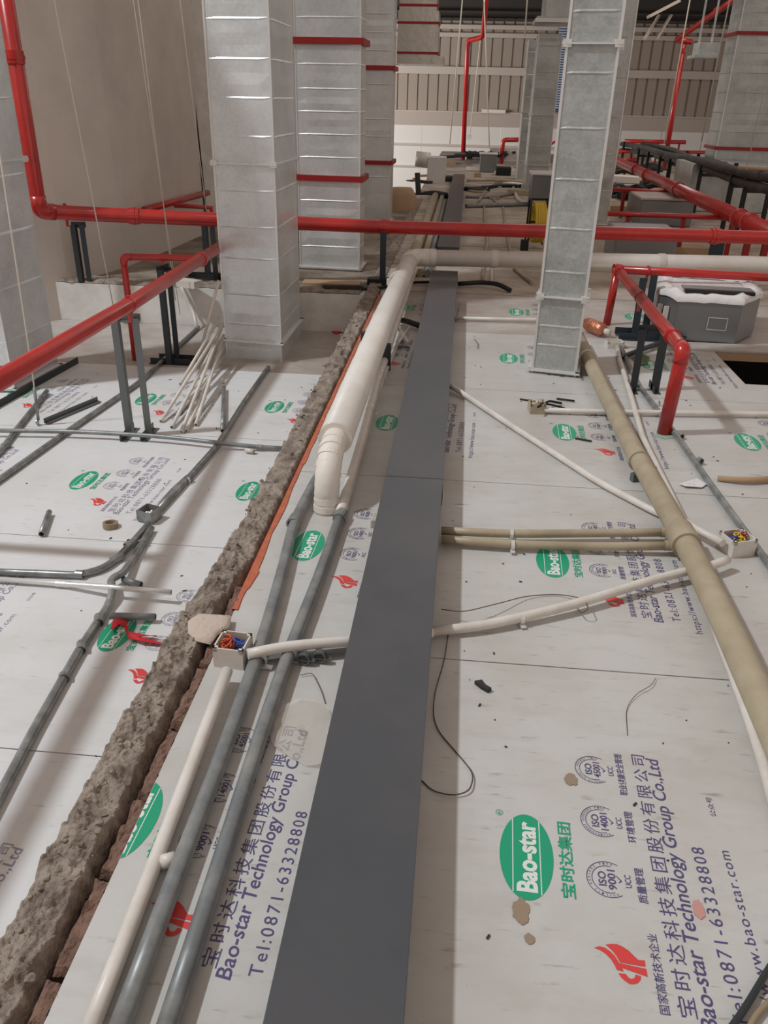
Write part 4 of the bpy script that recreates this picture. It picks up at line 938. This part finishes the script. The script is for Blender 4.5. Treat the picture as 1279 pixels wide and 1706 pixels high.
for k in (.3, .6): e = f5+(f0-f5)*k; fr.box(e.x-.03, e.y-.02, .06, e.x+.0, e.y+.0, .2)
fr.build('pipe_connectors', M['pvc'], t)
tag(MB().bar(P(1030, 597, .02), P(1115, 565, .03), .025, .02).build('steel_bar', M['angle']), 'dark bar lying behind the portal stand by the steel unit', 'bar')
tag(MB().box(1.0, 5.03, .001, 3.3, 5.2, .012).build('timber_strip', M['panelD']), 'pale strip lying in front of the steel unit', 'strip')
tag(MB().tube([P(1195, 797, .01), P(1240, 800, .02), P(1300, 797, .015)], .013, .05, n=8).build('brown_tube', M['wood']), 'brown rolled paper strip near the right edge on the seam', 'paper')
sheet([(1052, 598), (1068, 590), (1082, 597), (1078, 608), (1062, 610)], 0, 'green_rag', M['greenpl'], 'small greenish rag between the legs of the portal stand', 'rag', 4, .03)
sheet([(1130, 808), (1160, 800), (1178, 808), (1168, 815), (1140, 814)], 0, 'paper_flap', M['film'], 'loose white film flap on the board seam at right', 'film', 6, .02)
t = tag(MB().box(*P(617, 880, 0)[:2], 0, P(617, 880, 0).x+.02, P(617, 880, 0).y+.07, .03).build('foam_block', M['sheet']), 'small pale clip block against the left side of the tray', 'block')

# ------------------------------------------------------------------ far clutter on the back boards
def crate(px0, px1, py, y, h, d, label, m, top=None, name='metal_box', cat='box'):
    a = P(px0, py, 0); b = PY(px1, py, a.y); t = thing(name, ((a.x+b.x)/2, a.y, 0), label, cat)
    MB().box(a.x, a.y, .005, b.x, a.y+d, h).build('housing', m, t, bevel=.012)
    if top: MB().box(a.x-.02, a.y-.02, h, b.x+.02, a.y+d+.02, h+.03).build('top_cover', top, t, bevel=.01)
    return t
crate(798, 826, 287, 0, .34, .3, 'small silver box on the far boards in the middle', M['unit'], M['film'])
crate(882, 925, 345, 0, .42, .5, 'grey unit with pale rounded rim behind the slim right duct', M['unit'], M['film'], 'cassette_unit', 'air conditioner')
crate(1062, 1150, 376, 0, .30, .9, 'far steel unit with a pale tray top on the right', M['unit'], M['panelD'], 'cassette_unit', 'air conditioner')
crate(1020, 1122, 438, 0, .30, .6, 'grey steel unit just behind the white cross pipe', M['unit'], None, 'cassette_unit', 'air conditioner')
crate(1140, 1279, 352, 0, .62, 1.0, 'dark grey ribbed unit under the black pipe rack', M['galvd'], None, 'ribbed_unit', 'unit')
for (px, py, w, d, lab) in ((1150, 425, .45, .5, 'open wooden tray beyond the white cross pipe'), (1020, 352, .9, .7, 'plywood sheet beyond the slim right duct'), (740, 275, .5, .9, 'plywood sheet left of the far tray end')):
    p = P(px, py, 0); tag(MB().box(p.x-w/2, p.y, .003, p.x+w/2, p.y+d, .03).box(p.x-w/2, p.y, .03, p.x+w/2, p.y+.03, .07).build('wood_tray', M['wood']), lab, 'board')
# yellow hose reel
p = P(893, 418, 0); t = thing('hose_reel', p, 'yellow hose reel in a black frame behind the slim right duct', 'hose reel')
mb = MB()
for k in range(5): mb.ring((p.x-.045+.0225*k, p.y+.2, .25), (1, .12, 0), .15, .2, .02, 28)
mb.build('yellow_hose', M['yellow'], t)
mb = MB()
for dx in (-.09, .09):
    mb.tube([(p.x+dx, p.y+.0, .0), (p.x+dx, p.y+.08, .47), (p.x+dx, p.y+.32, .47), (p.x+dx, p.y+.42, 0)], .009, .04, n=8)
mb.tube([(p.x-.09, p.y+.2, .25), (p.x+.09, p.y+.2, .25)], .012, n=8).tube([(p.x-.09, p.y+.2, .47), (p.x+.09, p.y+.2, .47)], .009, n=8).box(p.x-.16, p.y-.02, 0, p.x-.09, p.y+.06, .1)
mb.build('frame', M['black'], t)
# pipe rack at right, insulated black pipes
pts1 = [PY(1036, 240, 21), PY(1075, 246, 18), PY(1110, 258, 15.5), PY(1165, 268, 12.5), PY(1215, 283, 10.8), PY(1279, 296, 9.3), PY(1330, 305, 8.8)]
pts2 = [PY(1036, 250, 21), PY(1085, 256, 18), PY(1130, 274, 15.0), PY(1175, 280, 12.2), PY(1225, 300, 10.6), PY(1279, 316, 9.2), PY(1330, 326, 8.7)]
pts3 = [PY(1070, 240, 20), PY(1120, 250, 16.5), PY(1155, 266, 13.5), PY(1185, 270, 12), PY(1240, 290, 10.2), PY(1300, 300, 9)]
for pp, lab in ((pts1, 'upper black insulated pipe on the right rack'), (pts2, 'lower black insulated pipe on the right rack'), (pts3, 'middle black insulated pipe sagging on the right rack')):
    tag(MB().tube(pp, .05, .5, n=12).build('insulated_pipe', M['insb']), lab, 'pipe', 'black insulated pipes on the right rack')
for i, (px, py0, yv) in enumerate(((1040, 236, 20), (1065, 245, 18.5), (1082, 245, 17.5), (1102, 250, 16.2), (1118, 255, 15.2), (1155, 268, 13), (1170, 270, 12.3), (1222, 285, 10.6), (1246, 292, 10))):
    q = PY(px, py0, yv); t = thing('rack_post', (q.x, yv, 0), 'dark portal post of the rack under the black pipes', 'post', 'posts of the right pipe rack')
    MB().bar((q.x, yv, 0), (q.x, yv, q.z), .045, .045).bar((q.x+.45, yv, 0), (q.x+.45, yv, q.z), .045, .045).bar((q.x, yv, q.z-.16), (q.x+.45, yv, q.z-.16), .04, .04).build('post', M['black'], t)
tag(MB().tube([PY(1228, 280, 9.6), PY(1300, 284, 9.5)], .018, n=10).build('brown_pipe', M['wood']), 'thin brown pipe above the right rack', 'pipe')
# dark drape/clutter
for (px, py, w, h, m, lab) in ((1060, 335, .5, .32, 'black', 'dark bundle of pipe insulation beyond the right duct'), (1095, 320, .5, .28, 'black', 'second dark bundle of insulation under the rack'), (1030, 330, .3, .3, 'dgreen', 'dark green bag behind the slim duct'), (1125, 345, .6, .35, 'scrap', 'dark bundle lying against the ribbed unit'), (1040, 300, .8, .4, 'black', 'farthest dark insulation bundle under the rack'), (1085, 295, .7, .4, 'insb', 'grey bundle of insulation under the far rack posts')):
    p = P(px, py, 0); mb = MB()
    for k in range(5): mb.tube([(p.x-w/2, p.y+.07*k, .05+.05*(k % 3)), (p.x, p.y+.07*k+.05, h*.5+.04*(k % 2)), (p.x+w/2, p.y+.07*k, .05+.03*(k % 2))], .05, .15, n=8)
    tag(mb.build('insulation_bundle', M[m]), lab, 'bundle')
rr = random.Random(21)
for k in range(12):
    px = rr.uniform(1010, 1180); py = rr.uniform(250, 330); p = P(px, py, 0); w = rr.uniform(.15, .5)
    mt = Matrix.Translation((p.x, p.y, rr.uniform(.0, .02))) @ Matrix.Rotation(rr.uniform(-.6, .6), 4, 'Z')
    tag(MB().box(-w, -.1, .002, w, .1+rr.random()*.3, .03+rr.random()*.1, mt).build('packing_sheet', M[rr.choice(['wood', 'lower', 'film', 'panelD'])]), 'pale packing piece lying under the far right pipe rack', 'packing', 'packing pieces under the far rack')
# conduits on the back boards
for px, m, r, lab in (([(806, 340), (808, 375), (812, 400), (805, 445), (803, 468)], 'beige', .014, 'cream conduit on the back boards, left of the pair'),
        ([(838, 345), (842, 380), (848, 408), (853, 432)], 'beige', .014, 'cream conduit on the back boards, right of the pair'),
        ([(820, 440), (818, 470)], 'pvc', .012, 'short white conduit under the white cross pipe'),
        ([(856, 447), (886, 472)], 'beige', .014, 'slanting cream conduit just left of the slim duct'),
        ([(796, 337), (812, 312)], 'beige', .018, 'cream conduit slanting beside the far tray'),
        ([(818, 327), (830, 340)], 'beige', .018, 'short cream conduit in the far middle'),
        ([(778, 301), (860, 299)], 'beige', .02, 'pale conduit crossing the far boards'),
        ([(776, 343), (830, 341), (884, 340)], 'greyp', .03, 'grey pipe crossing the far boards before the hose reel'),
        ([(776, 315), (806, 313), (830, 309), (868, 310)], 'black', .03, 'dark cable crossing the far boards'),
        ([(776, 328), (820, 329), (860, 322)], 'greyp', .02, 'thin grey pipe behind the grey cross pipe'),
        ([(855, 313), (862, 332), (878, 340)], 'pvc', .025, 'white pipe pieces near the far duct foot')):
    tag(MB().tube([P(a, b, r) for a, b in px], r, .3, n=8).build('back_conduit', M[m]), lab, 'conduit')
# pale pipes left of the far tray
for x0, x1, r, y1, lab, m in ((715, 660, .05, 13.0, 'thick pale pipe on the back boards left of the tray', 'beige'), (727, 690, .035, 13.0, 'thinner pale pipe beside it on the back boards', 'beige'), (738, 700, .03, 12.5, 'slim grey-beige pipe next to the far tray', 'greyp')):
    off = {715: -.43, 727: -.33, 738: -.27}[x0]
    tag(MB().tube([(off, 7.0, r), (off, y1, r)], r, n=12).build('back_pipe', M[m]), lab, 'pipe')
# far-left white object, scraps
yv = 15.5
p = PY(712, 316, yv); t = thing('white_basin', (p.x, yv, p.z), 'white shell-shaped plastic basin at the edge of the back boards', 'basin')
mb = MB(); 
MB().box(p.x-.02, yv, 0.0, p.x+.30, yv+.5, .42).build('box', M['film'], t)
MB().tube([(p.x-.12, yv+.1, .25), (p.x-.1, yv+.12, .5)], .13, n=18).build('shell', M['pvc'], t)
for (pts, r, lab, m) in (([(695, 345), (697, 325), (695, 288)], .04, 'dark post at the left edge of the back boards', 'scrap'), ([(698, 328), (720, 322), (745, 327)], .05, 'dark cable heap left of the far tray', 'black'), ([(655, 372), (680, 352), (702, 340)], .03, 'pale pole slanting to the edge of the back boards', 'beige')):
    yy = 13.0; tag(MB().tube([PY(a, b, yy) for a, b in pts], r, .1, n=8).build('edge_scrap', M[m]), lab, 'scrap')
p = P(670, 352, 0); blob([(p.x-.25, p.y), (p.x-.1, p.y-.1), (p.x+.1, p.y-.08), (p.x+.2, p.y+.05), (p.x+.15, p.y+.3), (p.x-.2, p.y+.3)], 0, .3, 'sack', M['wood'], 'brown sack on the floor behind the third duct', 'sack', 3)
mb = MB(); rr = random.Random(9)
for k in range(16):
    x = 775+rr.random()*95; pts = [P(x+rr.uniform(-14, 14)*j, 252+rr.random()*10, .05+rr.random()*.2) for j in range(4)]
    mb.tube(pts, .03, .3, n=6)
tag(mb.build('cable_tangle', M['black']), 'tangle of black cables at the far end of the boards', 'cables', kind='stuff')
for (px, py, w, h, m, lab) in ((838, 293, .3, .15, 'black', 'small black case on the far boards'), (745, 303, .4, .08, 'scrap', 'dark tool lying left of the far tray'), (845, 270, .9, .28, 'panelD', 'low grey box by the red corner pipe'), (808, 185, 0, 0, None, None)):
    if m is None: continue
    p = P(px, py, 0); tag(MB().box(p.x-w/2, p.y, .003, p.x+w/2, p.y+.4, h).build('far_item', M[m], bevel=.01), lab, 'case')
rr = random.Random(77)
for k in range(26):
    px = rr.uniform(690, 870); py = rr.uniform(262, 345)
    if 735 < px < 778 and py > 283: continue
    p = P(px, py, 0); w = rr.uniform(.05, .3)
    mt = Matrix.Translation((p.x, p.y, .0)) @ Matrix.Rotation(rr.uniform(-1, 1), 4, 'Z')
    tag(MB().box(-w, -.04, .002, w, .04+rr.random()*.2, .02+rr.random()*.06, mt).build('offcut', M[rr.choice(['wood', 'lower', 'beige', 'scrap', 'panelD'])]), 'small building offcut lying on the far boards', 'offcut', 'offcuts on the far boards')
# timber and dark bars on the left platform
for (a, b, w, h, m, lab) in (((537, 478), (605, 479), .03, .03, 'scrap', 'dark bar lying on the platform behind the kerb'), ((505, 470), (600, 473), .15, .02, 'wood', 'timber plank on the platform in front of the second duct'), ((300, 470), (330, 474), .1, .05, 'pvc', 'white cloth lump on the kerb beside the bent conduit')):
    tag(MB().bar(P(*a, h), P(*b, h), w, h).build('platform_bar', M[m]), lab, 'bar')

# ------------------------------------------------------------------ hanging wires
def hang(p0, p1, y, label, r=.004, z0=None, m='wire', ext=1.5):
    b = PY(p1[0], p1[1], y); t_ = PY(p0[0], p0[1], y); ext = (5.2-b.z)/(t_.z-b.z); tp = b+(t_-b)*ext
    tag(MB().tube([b, tp], r, n=6).build('hanging_wire', M[m]), label, 'wire')
hang((90, 0), (206, 600), 5.25, 'pale wire hanging left of the thin red pipe')
hang((230, 0), (292, 500), 5.9, 'left strand of the wire pair hanging beside the left wall')
hang((222, 0), (300, 525), 6.0, 'right strand of the wire pair hanging beside the left wall', r=.003)
hang((300, 0), (352, 420), 6.6, 'pale wire hanging just left of the large duct')
hang((305, 0), (347, 392), 8.9, 'thin black cable down the left wall corner', m='black', r=.014)
hang((770, 0), (749, 240), 19, 'left wire of the far pair hanging over the tray', r=.012)
hang((806, 0), (815, 245), 19, 'right wire of the far pair hanging over the tray', r=.012)
hang((878, 0), (874, 60), 17, 'short wire over the far slim duct', r=.012)
t = thing('hanging_chain', PY(782, 228, 24), 'fine chain with a bright fitting hanging near the far wall', 'chain')
q = PY(782, 228, 24); MB().tube([q, (q.x+.25, 24, 5.2)], .01, n=6).build('chain', M['wire'], t); MB().ring(q, (0, 1, 0), .03, .07, .08, 14).build('fitting', M['edge'], t)
hang((1149, 0), (1106, 240), 17, 'wire hanging left of the right far drop pipe', r=.011)
hang((1196, 96), (1168, 236), 14, 'wire hanging just left of the wide right duct', r=.01)
hang((1279, 125), (1243, 282), 8.6, 'wire hanging in front of the wide right duct', r=.005)
w = thing('hook_wire', P(62, 700, ZL), 'pale wire with a turnbuckle reaching down to the angle offcut', 'wire')
b = P(64, 700, ZL+.03); MB().tube([b, PY(57, 645, b.y)], .008, n=8).build('turnbuckle', M['galvp'], w)
tp = PY(0, 260, b.y); MB().tube([PY(57, 645, b.y), tp, PY(57, 645, b.y)+(tp-PY(57, 645, b.y))*2], .0045, n=6).build('wire', M['wire'], w)
p = PY(658, 0, 14)
tag(MB().box(*(PY(802, 188, 26.8)[i] for i in range(3)), PY(842, 183, 26.8).x, 26.9, PY(842, 183, 26.8).z).build('wall_lamp', M['lower']), 'long pale lamp housing on the far wall band', 'lamp')
